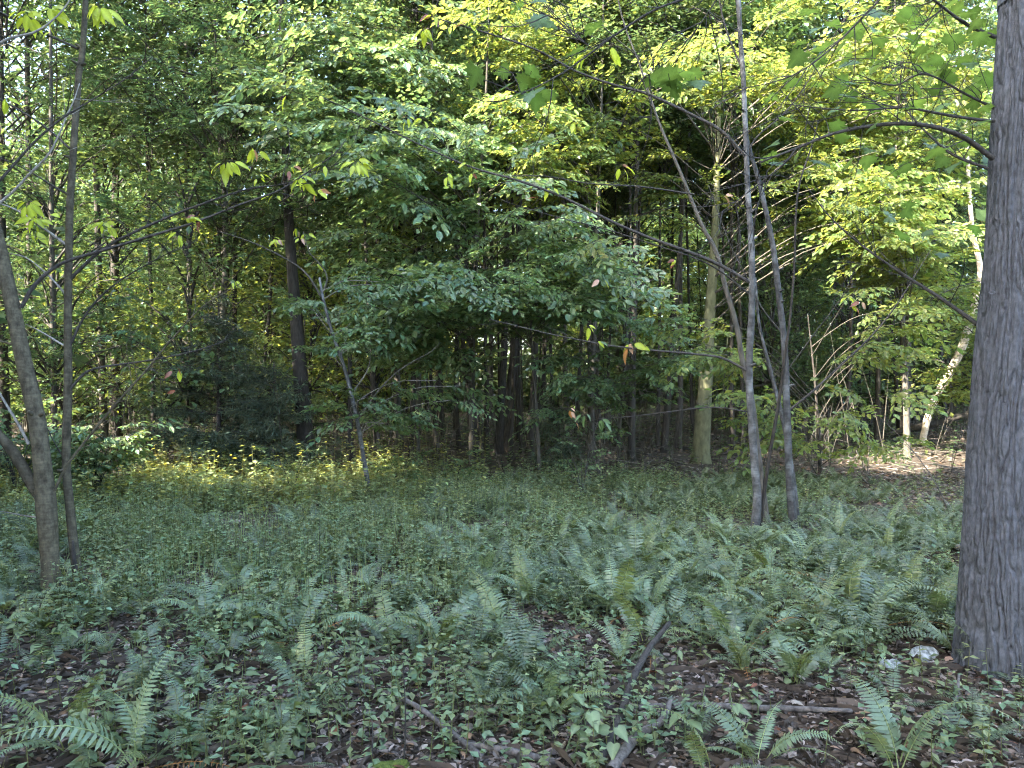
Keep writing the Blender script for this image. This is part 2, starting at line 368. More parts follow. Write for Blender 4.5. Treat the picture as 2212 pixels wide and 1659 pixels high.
# ------------------------------------------------------------------ crown meshes for the trees of the wood behind
def crown_mesh(mat, H0, H1, R, nclump, per, leafL=.13, flat=.35, name='crown', tm=DIAM):
    acc = Acc()
    for _ in range(nclump):
        z = U(H0, H1); f = (z-H0)/(H1-H0); rad = R*(.35+.65*math.sin(math.pi*min(1, .15+.8*f)))*math.sqrt(U(.02, 1))
        a_ = U(0, 6.283); c = np.array([rad*math.cos(a_), rad*math.sin(a_), z])
        k = int(per*U(.6, 1.4)); s = U(.35, .75)
        p = rng.normal(0, 1, (k, 3)) * np.array([s, s, s*flat]) + c
        out = p - np.array([0, 0, 0]); dirv = np.stack([rng.normal(0, 1, k)+out[:, 0]*.4, rng.normal(0, 1, k)+out[:, 1]*.4, U(-.7, .1, k)], 1)
        b = U(.8, 1.2)
        leaves(acc, p, dirv, jit_n(k, .5), leafL*U(.7, 1.25, k), tm, 1.0, tints(k)*b)
        tube(acc, [(0, 0, max(1.5, z-rad*.7-.3)), (c[0]*.5, c[1]*.5, z-rad*.25), tuple(c)], [.03, .018, .006], n=5, sides=3, mi=1, cap=False)
    return acc.mesh(name, [mat, M_twig])
CROWN = [crown_mesh([M_far, M_walnut, M_far, M_cool, M_far, M_yel, M_far, M_yel][k], U(3.2, 5.5), U(14, 19), U(2.0, 2.9), 64, 130, leafL=U(.15, .20), flat=.22) for k in range(8)]
SAPCROWN = [crown_mesh([M_far, M_beech, M_yel][k % 3], U(.9, 1.6), U(4.0, 6.5), U(1.3, 1.9), 36, 75, leafL=.13, flat=.18) for k in range(6)]
def trunk_mesh(H, r, mat, bend=.35, sides=8):
    acc = Acc(); n = 9; t = np.linspace(0, 1, n)
    b1, b2 = rng.normal(0, bend, 2); ph = U(0, 6)
    P = np.stack([b1*(t*t)+.08*np.sin(t*7+ph)*bend, b2*t*t+.08*np.cos(t*6+ph)*bend, -.15+t*(H+.15)], 1)
    R = r*(1-.8*t); R[0] *= 1.45
    tube(acc, P, R, n=18, sides=sides)
    for _ in range(5):
        z = U(.12, .6)*H; k = z/H; a_ = U(0, 6.283); L = U(.4, 1.6)
        p0 = np.array([np.interp(k, t, P[:, 0]), np.interp(k, t, P[:, 1]), z])
        p1 = p0+np.array([math.cos(a_)*L, math.sin(a_)*L, U(.1, .9)])
        tube(acc, [p0, (p0+p1)/2+np.array([0, 0, U(-.1, .15)]), p1], [r*.22, r*.14, .004], n=6, sides=4)
    return acc.mesh('trunk', [mat])
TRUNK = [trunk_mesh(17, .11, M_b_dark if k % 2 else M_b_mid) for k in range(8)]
SAPTRUNK = [trunk_mesh(5.2, .028, M_b_mid, bend=.5, sides=5) for k in range(4)]

# ------------------------------------------------------------------ trees of the wood behind the clearing
def px_of(x, y): return CX + FOC*x/y
LAND = [(-400, 'the left picture edge'), (105, 'the forked brown tree'), (165, 'the slim brown tree'), (470, 'the dark cedar'), (650, 'the thick black-barked tree'), (770, 'the slanting sapling'), (1080, 'the middle trunk cluster'), (1205, 'the young cedar'), (1520, 'the smooth tan trunk'), (1660, 'the grey stem clump'), (2040, 'the leaning pale trunk'), (2140, 'the big grey tree'), (2900, 'the right picture edge')]
def zone(px):
    for (a_, n1), (b_, n2) in zip(LAND[:-1], LAND[1:]):
        if a_ <= px < b_: return 'between ' + n1[0:] + ' and ' + n2
    return 'beside the picture edge'
placed = []
def ok(x, y, dmin):
    for (a_, b_) in placed:
        if (a_-x)**2+(b_-y)**2 < dmin*dmin: return False
    placed.append((x, y)); return True
def wood_tree(x, y, label, group):
    z = float(gz(x, y)); rt = root_at('woodland_tree', (x, y, z), label, 'tree', group, rz=U(0, 6.28))
    s = U(.8, 1.15); w = U(.5, 1.3)
    tk = link('trunk', TRUNK[int(rng.integers(8))], rt); tk.scale = (w, w, s)
    c = link('crown', CROWN[int(rng.integers(8)) if x > -.02*y else int(rng.integers(5))], rt); c.scale = (s, s, s); c.rotation_euler = (0, 0, U(0, 6.28)); c['kind'] = 'stuff'
n = 0
while n < 135:
    y = 15 + 45*math.sqrt(U(0, 1)); x = U(-.86, .86)*y
    if y < 21 and (960 < px_of(x, y) < 1200 or 1460 < px_of(x, y) < 1570): continue
    if in_gap([(x, y, 5.0), (x, y, 8), (x, y, 11.0)], 1.8).any(): continue
    if not ok(x, y, 1.0 + .012*y): continue
    wood_tree(x, y, ('near' if y < 28 else 'far')+' slender wood tree '+zone(px_of(x, y)), 'slender trees of the wood behind the clearing'); n += 1
n = 0
while n < 140:
    y = U(13.5, 44); x = U(-.80, .80)*y
    if y < 33 and (880 < px_of(x, y) < 1460) or y < 24 and 1440 < px_of(x, y) < 1600: continue
    if in_gap([(x, y, 2.0), (x, y, 3.5), (x, y, 1.0)], 1.2).any(): continue
    if not ok(x, y, .9): continue
    z = float(gz(x, y)); rt = root_at('understory_sapling', (x, y, z), ('near' if y < 26 else 'far')+' leafy sapling '+zone(px_of(x, y)), 'sapling', 'understory saplings in the wood behind', rz=U(0, 6.28), sc=U(.65, 1.1))
    link('trunk', SAPTRUNK[int(rng.integers(4))], rt)
    c = link('crown', SAPCROWN[int(rng.integers(6))], rt); c['kind'] = 'stuff'; n += 1

# far woodland mass that closes the view, and unseen woodland beside and behind the viewer, added to block the sun
def woodland_mass(name, centres, sizes, per, leafL, mat, label, trunks):
    acc = Acc()
    for c, s in zip(centres, sizes):
        p = rng.normal(0, 1, (per, 3))*np.array([s, s, s*.6])+c
        if c[1] < 30: p = p[~in_gap(p)]
        k = len(p)
        if k == 0: continue
        p[:, 2] = np.maximum(p[:, 2], .3)
        leaves(acc, p, rng.normal(0, 1, (k, 3))*np.array([1, 1, .5]), jit_n(k, .8), leafL*U(.7, 1.3, k), DIAM, 1.1, tints(k)*U(.75, 1.25))
    for (x, y, h, r) in trunks:
        z = float(gz(x, y)); tube(acc, [(x, y, z-.2), (x+U(-.3, .3), y, z+h*.5), (x+U(-.6, .6), y+U(-.3, .3), z+h)], [r, r*.7, r*.25], n=8, sides=6, mi=1)
    o = link(name, acc.mesh(name, [mat, M_b_mid])); tag(o, label, 'woodland', None, 'stuff'); return o
cs, ss, tr = [], [], []
for _ in range(850):
    a_ = U(-.80, .80); r = U(56, 84); h = 23+8*vnoise(a_*14, 0, 0, 21)
    z = U(.5, h); cs.append(np.array([r*math.sin(a_), r*math.cos(a_), z+float(gz(r*math.sin(a_), r*math.cos(a_)))])); ss.append(U(1.0, 1.9))
fw = list(zip(cs, ss))
for _ in range(950):
    a_ = U(-.80, .80); r = U(34, 54); x, y = r*math.sin(a_), r*math.cos(a_)
    z = 11*U(0, 1)**1.6; cs.append(np.array([x, y, z+.4+float(gz(x, y))])); ss.append(U(.8, 1.4))
for _ in range(140):
    a_ = U(-.8, .8); r = U(52, 80); tr.append((r*math.sin(a_), r*math.cos(a_), 15, U(.09, .22)))
woodland_mass('far_woodland', cs, ss, 70, .46, M_far, 'distant mass of green woodland closing the view between the trunks', tr)
cs, ss, tr = [], [], []
k = 0
while k < 300:
    a_ = U(math.radians(36), math.radians(324)); r = U(9.5, 17); x, y = r*math.sin(a_), r*math.cos(a_)
    if y > 0.5 and abs(px_of(x, y)-CX) < 1106+260+900/max(y, 1): continue
    h = 6.5 + 2.5*(vnoise(a_*6, 0, 0, 32)-.5)
    cs.append(np.array([x, y, U(1.2, h)])); ss.append(U(.6, 1.1)); k += 1
k = 0
while k < 900:
    x, y = U(-14.5, -8.5), U(-16, 10.5)
    if y > 0.5 and abs(px_of(x, y)-CX) < 1106+200+900/max(y, 1): continue
    h = (15.5 if y < 1.0 else 15.5-2.4*(y-1.0) if y < 3.0 else 10.4 if y < 7.8 else 15.0) + 3.0*(vnoise(y*.5, x*.2, 0, 31)-.5)  # treeline height shaped to shade the foreground and let sun past to the right
    cs.append(np.array([x, y, U(.4, h)])); ss.append(U(.6, 1.0)); k += 1
for _ in range(330):  # unseen clumps added to keep the far left trees in shade
    y = U(11, 32); x = -y*U(.93, 1.25)
    cs.append(np.array([x, y, U(2, 16.0)])); ss.append(U(.8, 1.3))
for _ in range(330):  # more unseen clumps, added to keep sun off the big trunk
    x, y = U(-14.5, -8.5), U(-9, 1.5)
    cs.append(np.array([x, y, U(7, 16.0)])); ss.append(U(.6, 1.0))
for _ in range(60):
    a_ = U(math.radians(50), math.radians(310)); r = U(9, 17); x, y = r*math.sin(a_), r*math.cos(a_)
    if y > 0.5 and abs(px_of(x, y)-CX) < 1500: continue
    tr.append((x, y, U(9, 12), U(.07, .2)))
woodland_mass('unseen_shade_woodland', cs, ss, 90, .26, M_far, 'unseen leafy woodland beside and behind the viewer, shaped to shade the clearing', tr)

# ------------------------------------------------------------------ named trees: trunk, branches and leaf sprays
def line_tree(name, label, cat, pts, Y, w_px, mat, group=None, n=40, sides=14, crown=None, wob=0, disp=None, extend=None, flare=1.5):
    """pts in picture units of the 2212 px frame at depth Y (or per point depth); widths in the same units"""
    P = [D(p[0], p[1], p[2] if len(p) > 2 else Y) for p in pts]
    base = P[0].copy(); base[2] = float(gz(base[0], base[1])); rt = root_at(name, base, label, cat, group)
    P[0] = base + np.array([0, 0, -.10])
    R = [w/2/FOC*(p[2] if len(p) > 2 else Y) for w, p in zip(w_px, pts)]
    if extend:
        d = unit(P[-1]-P[-2]); d = unit(d*np.array([.6, .6, 1.0])+np.array([0, 0, .3])); P.append(P[-1]+d*extend); R.append(R[-1]*.45)
    P = [base-np.array([0, 0, .12])] + [P[1]*.06+base*.94+np.array([0, 0, .03])] + P[1:]; R = [R[0]*flare, R[0]*1.08] + R[1:]
    acc = Acc(); Q, t = tube(acc, [local(rt, p) for p in P], R, n=n, sides=sides, wob=wob, disp=disp)
    for k in range(5 if sides >= 9 else 0):
        f = int(U(.12, .9)*(n-1)); a_ = U(3.3, 6.1); dv = np.array([math.cos(a_), math.sin(a_), U(.1, .7)]); rr = min(.045, float(np.interp(f/(n-1), np.linspace(0, 1, len(R)), R)))
        tube(acc, [Q[f], Q[f]+dv*rr*.9, Q[f]+dv*rr*U(1.3, 2.6)], [rr*.6, rr*.45, rr*.2], n=5, sides=6)
    link('trunk', acc.mesh('trunk', [mat]), rt)
    return rt, Q
def branch(rt, pts, Y, w0, w1, mat, n=20, wob=.04, twigs=0, seed=1, parent=None):
    P = [D(p[0], p[1], p[2] if len(p) > 2 else Y) for p in pts]
    acc = Acc(); L = [local(rt, p) for p in P]
    R = np.linspace(w0/2/FOC*Y, w1/2/FOC*Y, len(L))
    Q, t = tube(acc, L, R, n=n, sides=7, wob=wob, seed=seed)
    for k in range(twigs*2):
        q = Q[int(U(.15, .98)*(n-1))]; dd = unit(t[min(n-1, 5)] + rng.normal(0, .7, 3)); l = U(.10, .55)
        q2, _ = tube(acc, [q, q+dd*l*.5+rng.normal(0, .03, 3), q+dd*l+rng.normal(0, .03, 3)], [.0035, .0025, .0012], n=6, sides=3, cap=False, wob=.03, seed=k)
        for m in (2, 4):
            tube(acc, [q2[m], q2[m]+unit(dd+rng.normal(0, .8, 3))*l*.35], [.002, .001], n=3, sides=3, cap=False)
    link('branch', acc.mesh('branch', [mat]), rt); return Q
LEAFLIB = {}
def leafmesh(kind, mat):
    key = (kind, mat.name)
    if key not in LEAFLIB:
        out = []
        for v in range(3):
            tv, tf = {'ovate': OVATE, 'maple': MAPLE, 'heart': HEART}[kind]
            tv = tv.copy(); k1, k2 = U(-.16, .02), U(-.12, .12)
            tv[:, 2] += 1.6*k1*tv[:, 0]**2 + 1.6*k2*tv[:, 0]*tv[:, 1] + U(-.55, .15)*tv[:, 1]**2 + rng.normal(0, .012, len(tv))
            acc = Acc(); leaves(acc, np.zeros((1, 3)), np.array([[1, 0, 0.]]), np.array([[0, 0, 1.]]), 1.0, (tv, tf), 1.0, None, 0, True); acc.T[0] = np.tile(.78+.5*np.exp(-np.abs(tv[:, 1:2])*9), (1, 3))*np.array([1.0, 1.0, .95])
            tube(acc, [(-.28, 0, .06), (-.1, 0, .01), (0, 0, 0)], [.012, .012, .014], n=4, sides=3, cap=False, mi=1)
            out.append(acc.mesh('leaf', [mat, M_twig]))
        LEAFLIB[key] = out
    return LEAFLIB[key][int(rng.integers(3))]
def leaf_at(rt, P, kind, mat, L, dirv=None, up=None, parent=None):
    if dirv is None: dirv = unit(np.array([U(-1, 1), U(-.6, .3), U(-1.2, -.1)]))
    if up is None: up = tuple(unit(np.array([U(-.5, .5), U(-1.0, -.1), U(.3, 1)])))
    return place('leaf', leafmesh(kind, mat), rt, local(rt, P) if parent is None else P, dirv, L, U(-.5, .5), up)
def cluster(rt, px, py, Y, n, mats, kind='ovate', Lpx=42, spread=24):
    c = D(px, py, Y)
    for k in range(n):
        a_ = U(-2.9, -.2); m = mats[int(rng.integers(len(mats)))]
        dirv = np.array([math.cos(a_), U(-.6, .5), math.sin(a_)*.9])
        p = c + unit(dirv)*np.array([1, 1, 1])*spread/FOC*Y*U(.1, .7)
        if m in (M_redb, M_pink, M_oran) and U(0, 1) < .65: m = M_ygrn
        leaf_at(rt, p, kind, m, Lpx/FOC*Y*U(.5, .95), dirv)

def limb_tree(rt, trunkQ, targets, key, leafsc=1.0, matl=M_b_mid, r0=.018, step=.33, spread=.55, limit=300, start=.35):
    """limbs from the trunk to the given places, leaf sprays along them"""
    base = np.array(rt.location); acc = Acc(); cnt = 0
    for tg in targets:
        if in_gap(tg, .3)[0]: continue
        tl = tg - base
        hd = math.hypot(tl[0], tl[1])
        k = int(np.argmin(np.abs(trunkQ[:, 2] - (tl[2]-.30*hd-.1)))); s = trunkQ[k]
        v = tl - s; L = np.linalg.norm(v)
        mid = s + v*.5 + np.array([U(-.1, .1), U(-.1, .1), .10*L])
        Q, t = tube(acc, [s, mid, tl], [r0*(.5+.25*L/2), r0*.6, .005], n=12, sides=5, cap=False, wob=.1, seed=cnt)
        m = max(2, int(L*(1-start)/step)+1)
        for q in np.linspace(start, 1.0, m):
            if cnt >= limit: break
            kk = min(11, int(q*11)); dv = t[kk].copy(); sg = 1 if (cnt % 2) else -1
            ang = 0 if q > .97 else sg*U(.35, 1.0)
            c_, s_ = math.cos(ang), math.sin(ang)
            dv = np.array([dv[0]*c_-dv[1]*s_, dv[0]*s_+dv[1]*c_, dv[2]*.4+U(-.3, .3)])
            if in_gap(base+Q[kk]+unit(dv)*.45*leafsc, .15)[0]: continue
            place('leaf_spray', pick(key), rt, Q[kk], dv, leafsc*U(.7, 1.25), U(-.6, .6)); cnt += 1
    link('limbs', acc.mesh('limbs', [matl]), rt)
    return cnt
def scatter(n, x0, x1, y0, y1, d0, d1, fn=None):
    out = []
    while len(out) < n:
        px, py = U(x0, x1), U(y0, y1)
        if fn and not fn(px, py): continue
        out.append(D(px, py, U(d0, d1)))
    return out
def vtrunk(name, label, px, py, w, mat, top, group=None, H=None, key=None, sides=10, bend=0, taper=.72):
    """a trunk whose foot stands at picture point px,py on the ground, passing px2,py2"""
    Y = EYE*FOC/(py-CY); 
    pts = [(px, py), ((px+top[0])/2+bend, (py+top[1])/2), (top[0], top[1])]
    return line_tree(name, label, 'tree', pts, Y, [w, w*(.5+.5*taper), w*taper], mat, group, sides=sides, n=26, extend=H or 5.0), Y
def add_crown(rt, z=0, sc=1.0):
    c = link('crown', CROWN[int(rng.integers(8))], rt); c.scale = (sc, sc, sc); c.rotation_euler = (0, 0, U(0, 6.28)); c.location = (0, 0, z); c['kind'] = 'stuff'

# --- mid distance trunks
(g_, gq), gY = vtrunk('dark_oak', 'thick black-barked tree left of the slanting sapling, at the clearing edge', 664, 1016, 36, M_b_dark, (622, 440), H=5, taper=.55)
add_crown(g_, 8.0, .6)
trunks = [
 (1050, 985, 11, (1048, 720), 'thin straight dark trunk left of the tallest pair in the middle cluster'),
 (1077, 985, 20, (1091, 690), 'thick dark trunk in the middle cluster, its foot nearly touching its neighbour'),
 (1094, 978, 21, (1111, 720), 'thick dark trunk leaning slightly right in the middle cluster, partner of a parallel trunk'),
 (1030, 995, 14, (1000, 740), 'dark trunk leaning left with a bend in the middle cluster'),
 (1041, 986, 12, (1020, 800), 'dark trunk leaning left just beside the bent trunk of the middle cluster'),
 (1144, 990, 18, (1155, 800), 'dark trunk standing alone right of the middle cluster'),
 (992, 975, 11, (988, 770), 'thin dark trunk at the left edge of the middle cluster'),
 (760, 1008, 13, (756, 760), 'dark trunk close left of the slanting sapling foot'),
 (818, 1022, 14, (806, 850), 'short dark crooked trunk just right of the slanting sapling'),
 (945, 1000, 10, (930, 800), 'slim dark trunk between the slanting sapling and the middle cluster'),
 (1365, 985, 12, (1362, 760), 'slim dark trunk between the lone dark trunk and the smooth tan trunk'),
 (1465, 975, 14, (1470, 740), 'dark trunk close left of the smooth tan trunk'),
 (1420, 970, 9, (1424, 760), 'thin dark trunk second left of the smooth tan trunk'),
 (1585, 985, 12, (1580, 700), 'dark trunk behind the grey clump of stems, right of the smooth tan trunk'),
 (1826, 975, 10, (1838, 700), 'slim dark trunk between the grey stems and the leaning pale trunk'),
 (1895, 970, 12, (1900, 640), 'dark trunk left of the leaning pale trunk'),
 (226, 975, 15, (204, 100), 'tall grey trunk rising behind the left pair of near trees'),
 (408, 985, 12, (404, 300), 'tall thin grey trunk above the dark cedar'),
 (330, 985, 10, (322, 500), 'thin dark trunk left of the dark cedar'),
 (515, 985, 12, (508, 480), 'dark trunk behind the right half of the cedar'),
 (560, 990, 10, (585, 620), 'thin dark trunk between cedar and thick black tree'),
 (60, 985, 14, (58, 60), 'tall grey trunk behind the leftmost near tree'),
 (12, 1000, 26, (5, 640), 'thick black trunk cut by the left edge of the picture'),
]
for (px, py, w, top, lab) in trunks:
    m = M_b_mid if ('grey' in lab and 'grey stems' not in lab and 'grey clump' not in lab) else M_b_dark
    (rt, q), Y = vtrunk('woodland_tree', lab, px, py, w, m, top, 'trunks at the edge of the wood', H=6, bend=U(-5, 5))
    placed.append((rt.location[0], rt.location[1]))
    if px < 540 or px > 1250: add_crown(rt, 3.5, U(.75, .95))
    else: add_crown(rt, 6.5, .7)

n = 0
while n < 62:
    y = U(14.6, 27); px = U(830, 2080); x = (px-CX)/FOC*y
    if 1470 < px < 1560 and y < 18: continue
    if in_gap([(x, y, 1.0), (x, y, 3.0), (x, y, 5.0)], .3).any() or not ok(x, y, .45): continue
    rt = root_at('woodland_tree', (x, y, float(gz(x, y))), ('near' if y < 20 else 'far')+' thin shaded trunk '+zone(px), 'tree', 'thin dark trunks in the shade of the wood', rz=U(0, 6.28))
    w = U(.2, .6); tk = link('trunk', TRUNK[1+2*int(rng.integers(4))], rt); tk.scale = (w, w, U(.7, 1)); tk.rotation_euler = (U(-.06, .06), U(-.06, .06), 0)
    c = link('crown', CROWN[int(rng.integers(8))], rt); c.scale = (.55, .55, .5); c.location = (0, 0, 4.5); c['kind'] = 'stuff'; n += 1
# tan smooth trunk with the sunlit crown
(t_, tq), tY = vtrunk('smooth_tan_tree', 'smooth tan trunk standing behind the grey stems, foliage around it sunlit', 1513, 1002, 36, M_b_tan, (1545, 480), H=4, sides=14, taper=.45)
tg = scatter(62, 1080, 2080, -60, 520, 11.0, 15.5, lambda x, y: y < 560-.0*x and (x-1050)/700 + (520-y)/900 > .55)
tg = scatter(24, 1470, 1640, 40, 600, 10.8, 12.8) + tg
limb_tree(t_, tq, tg, 'light', 1.0, M_b_mid, r0=.018, limit=290, spread=.6)
# birch
(b_, bq), bY = (line_tree('leaning_pale_tree', 'pale leaning crooked trunk in sunlight beside the big grey tree', 'tree',
   [(1992, 968), (2008, 890), (2040, 825), (2082, 740), (2118, 600), (2105, 520), (2095, 430)], EYE*FOC/(968-CY), [12, 15, 17, 17, 13, 10, 8], M_b_birch, sides=10, n=30, extend=4), 18)
tg = scatter(12, 1880, 2100, 540, 860, 15, 19)
limb_tree(b_, bq, tg, 'light', 1.0, M_b_mid, limit=70)
# cool green beech in the middle
rt, q = line_tree('understory_beech', 'broad bluish-green layered tree spreading over the middle of the clearing edge', 'tree', [(1018, 1005), (1020, 800), (1030, 500), (1050, 200)], 12.6, [12, 11, 9, 5], M_b_mid, n=26, sides=8, extend=2)
tg = scatter(54, 750, 1340, 230, 680, 9.4, 13.0, lambda x, y: not (y > 600 and 940 < x < 1200) and (x-1040)**2/300**2+(y-480)**2/250**2 > U(0, .6))
tg += scatter(8, 770, 930, 640, 780, 9.6, 11.5)
limb_tree(rt, q, tg, 'cool', 1.0, M_b_mid, limit=290)
rt, q = line_tree('understory_beech', 'cool-green layered sapling with drooping leaf tiers at eye height, left of the young cedar', 'tree', [(1165, 1030), (1160, 900), (1150, 760), (1140, 560)], 11.6, [8, 7, 6, 3], M_b_mid, n=22, sides=8, extend=.6)
limb_tree(rt, q, scatter(16, 930, 1330, 540, 625, 9.3, 11.4), 'cool', .85, M_b_mid, limit=80, r0=.010)
rt, q = line_tree('understory_beech', 'leafy tree behind the branches, its green crown filling the upper middle', 'tree', [(900, 1000), (905, 800), (915, 500), (930, 200)], 14.2, [12, 11, 9, 5], M_b_mid, n=26, sides=8, extend=2)
limb_tree(rt, q, scatter(14, 560, 720, -20, 360, 11.2, 13) + scatter(30, 700, 1010, -40, 420, 12, 16), 'cool', 1.15, M_b_mid, limit=220)
rt, q = line_tree('understory_beech', 'sunlit yellow-green tree filling the top right of centre above the long branches', 'tree', [(1275, 1000), (1280, 800), (1290, 500), (1300, 200)], 14.0, [13, 12, 9, 5], M_b_mid, n=26, sides=8, extend=2)
limb_tree(rt, q, scatter(20, 1220, 1580, 250, 540, 10.0, 11.6) + scatter(40, 1010, 1560, -60, 380, 10.8, 14.5), 'light', 1.0, M_b_mid, limit=190)
# sunlit low branches right of centre
rt, q = line_tree('understory_beech', 'low spreading sunlit sapling behind the grey stems, branches near the ground', 'tree', [(1772, 1012), (1768, 930), (1760, 820), (1745, 680)], 13.0, [8, 7, 5, 2], M_b_dark, n=22, sides=8)
limb_tree(rt, q, scatter(12, 1470, 1600, 500, 790, 10.6, 12.4) + scatter(54, 1480, 1960, 600, 950, 10.4, 13.2, lambda x, y: x > 1600 or y < 760), 'light', .9, M_b_mid, limit=280, r0=.012)
rt, q = line_tree('understory_beech', 'green layered sapling below the long dark branch, left of the smooth tan trunk', 'tree', [(1335, 1004), (1338, 920), (1350, 780), (1360, 600)], 13.2, [9, 8, 7, 4], M_b_mid, n=22, sides=8, extend=1)
limb_tree(rt, q, scatter(30, 1180, 1560, 540, 890, 10.6, 13.2, lambda x, y: not (y > 700 and x > 1460)), 'beech', .85, M_b_mid, limit=130, r0=.012)
# crowns at the right behind the big tree
rt, q = line_tree('understory_beech', 'leafy tree filling the space left of the big grey trunk', 'tree', [(1960, 1000), (1955, 800), (1940, 500), (1935, 200)], 15.5, [14, 12, 9, 5], M_b_mid, n=26, sides=8, extend=2)
limb_tree(rt, q, scatter(22, 1540, 1980, 400, 690, 10.8, 13.0) + scatter(52, 1600, 2190, -60, 700, 12.5, 17), 'light', 1.1, M_b_mid, limit=300)
# compound-leaved trees, upper left
rt, q = line_tree('walnut_tree', 'tall tree with feathery compound leaves above the dark cedar', 'tree', [(478, 1000), (474, 800), (490, 500), (470, 200)], 15.0, [16, 14, 12, 8], M_b_mid, n=30, sides=9, extend=3, wob=.15)
limb_tree(rt, q, scatter(64, 230, 800, -60, 470, 11.5, 16.5), 'walnut', 1.45, M_b_mid, limit=210, step=.5)
rt, q = line_tree('walnut_tree', 'feathery compound-leaved tree at the left edge behind the near trunks', 'tree', [(120, 1000), (116, 800), (112, 500), (110, 200)], 13.5, [12, 11, 10, 8], M_b_mid, n=30, sides=9, extend=3)
limb_tree(rt, q, scatter(34, -60, 380, -40, 760, 11, 15), 'walnut', 1.3, M_b_mid, limit=95, step=.6)

# slanting sapling
rt, q = line_tree('slanting_sapling', 'slim pale sapling slanting left at the middle of the clearing edge', 'sapling', [(800, 1092), (790, 1010), (768, 890), (745, 800), (718, 720), (698, 645), (690, 600)], EYE*FOC/(1092-CY), [12, 10, 9, 8, 7, 6, 5], M_b_smooth, n=34, sides=9, wob=.06)
Yf = EYE*FOC/(1092-CY)
branch(rt, [(693, 640), (660, 590), (620, 560), (560, 530), (500, 508), (470, 500)], Yf, 5, 1.5, M_b_mid)
branch(rt, [(694, 640), (705, 600), (690, 570), (668, 545), (655, 500)], Yf, 4, 1.5, M_b_mid)
branch(rt, [(775, 905), (810, 850), (860, 800), (930, 760), (950, 740)], Yf, 4, 1.2, M_b_mid)
branch(rt, [(760, 850), (795, 790), (800, 730)], Yf, 3, 1, M_twigp)
tgs = scatter(7, 660, 770, 650, 800, 9.2, 10.2) + scatter(5, 740, 840, 600, 760, 9.4, 10.4) + scatter(9, 760, 1000, 800, 935, 9.2, 10.2)
limb_tree(rt, q, tgs, 'beech', .80, M_twigp, limit=75, r0=.008, start=.45)
for (x, y) in ((640, 492), (600, 515), (590, 512), (660, 500), (650, 510), (700, 560), (680, 565)):
    cluster(rt, x, y, Yf, 4, [M_pink, M_ygrn, M_beech], Lpx=20, spread=14)

# ------------------------------------------------------------------ near trees
def furrow(k=62, amp=.020, zf=3.3, seed=1):
    def f(th, s):
        wz = s*zf
        x = np.cos(th)*k/6.283; y = np.sin(th)*k/6.283
        w1 = (vnoise(x*.5, y*.5, wz*1.3, seed+1)-.5)*1.5
        a1 = vnoise(x+w1, y+w1, wz, seed); g1 = np.clip(1-np.abs(a1-.5)*7.5, 0, 1)
        a2 = vnoise(x*1.3+7+w1, y*1.3-w1, wz*1.9+3, seed+2); g2 = np.clip(1-np.abs(a2-.5)*9, 0, 1)
        a3 = vnoise(x*3.5, y*3.5, wz*9, seed+3); a4 = vnoise(x*.4, y*.4, wz*.6, seed+4)
        return -amp*np.maximum(g1, .7*g2) + amp*.16*(a3-.5) + amp*.6*(a4-.5)
    return f
yb = 4.06
P = [D(2168, 1456, yb), D(2166, 1300, yb), D(2176, 1050, yb), D(2192, 800, yb), D(2207, 600, yb), D(2222, 300, yb), D(2240, 0, yb)]
base = P[0].copy(); base[2] = float(gz(base[0], base[1]))
big = root_at('big_grey_tree', base, 'large grey tree with furrowed bark cut by the right picture edge', 'tree')
fd = furrow()
def bigdisp(th, s):
    d = fd(th, s)
    fl = np.exp(-np.maximum(s, 0)/.22)
    d = d*(1+.8*fl) + fl*.10*(vnoise(np.cos(th)*1.8, np.sin(th)*1.8, 0, 44)-.30)
    for (a0, z0, w, h, am) in ((3.9, 2.33, .20, .07, .028), (3.45, 1.65, .22, .06, .016), (3.3, 1.10, .2, .05, .014), (3.75, 3.05, .14, .05, .012)):
        dd = (np.angle(np.exp(1j*(th-a0)))/w)**2 + ((s-z0)/h)**2
        d = d + am*np.exp(-dd)*np.cos(np.sqrt(dd)*4.2)
    for (a0, z0, w, h, am) in ((3.95, 2.36, .24, .022, .035), (3.72, 2.30, .05, .05, .03), (4.25, 2.33, .12, .03, .025), (3.5, 1.70, .14, .014, .018), (3.35, 1.14, .12, .012, .014)):
        d = d - am*np.exp(-(np.angle(np.exp(1j*(th-a0-.25*(s-z0))))/w)**2 - ((s-z0-.10*np.cos((th-a0)*5)*h)/h)**2)
    return d
acc = Acc(); L = [local(big, p) for p in P]; L[0] = L[0]+np.array([0, 0, -.15])
R = [.245, .212, .205, .197, .190, .183, .178]
tube(acc, L, R, n=560, sides=380, disp=bigdisp, cap=False)
link('trunk', acc.mesh('trunk', [M_b_big]), big)
acc = Acc(); top = L[-1]; up = unit(L[-1]-L[-2])
tube(acc, [top-up*.02, top+up*2.5, top+up*5+np.array([.2, .1, 0]), top+up*8], [.186, .15, .11, .05], n=40, sides=24, disp=furrow(30, .006))
link('upper_trunk', acc.mesh('upper_trunk', [M_b_big]), big)
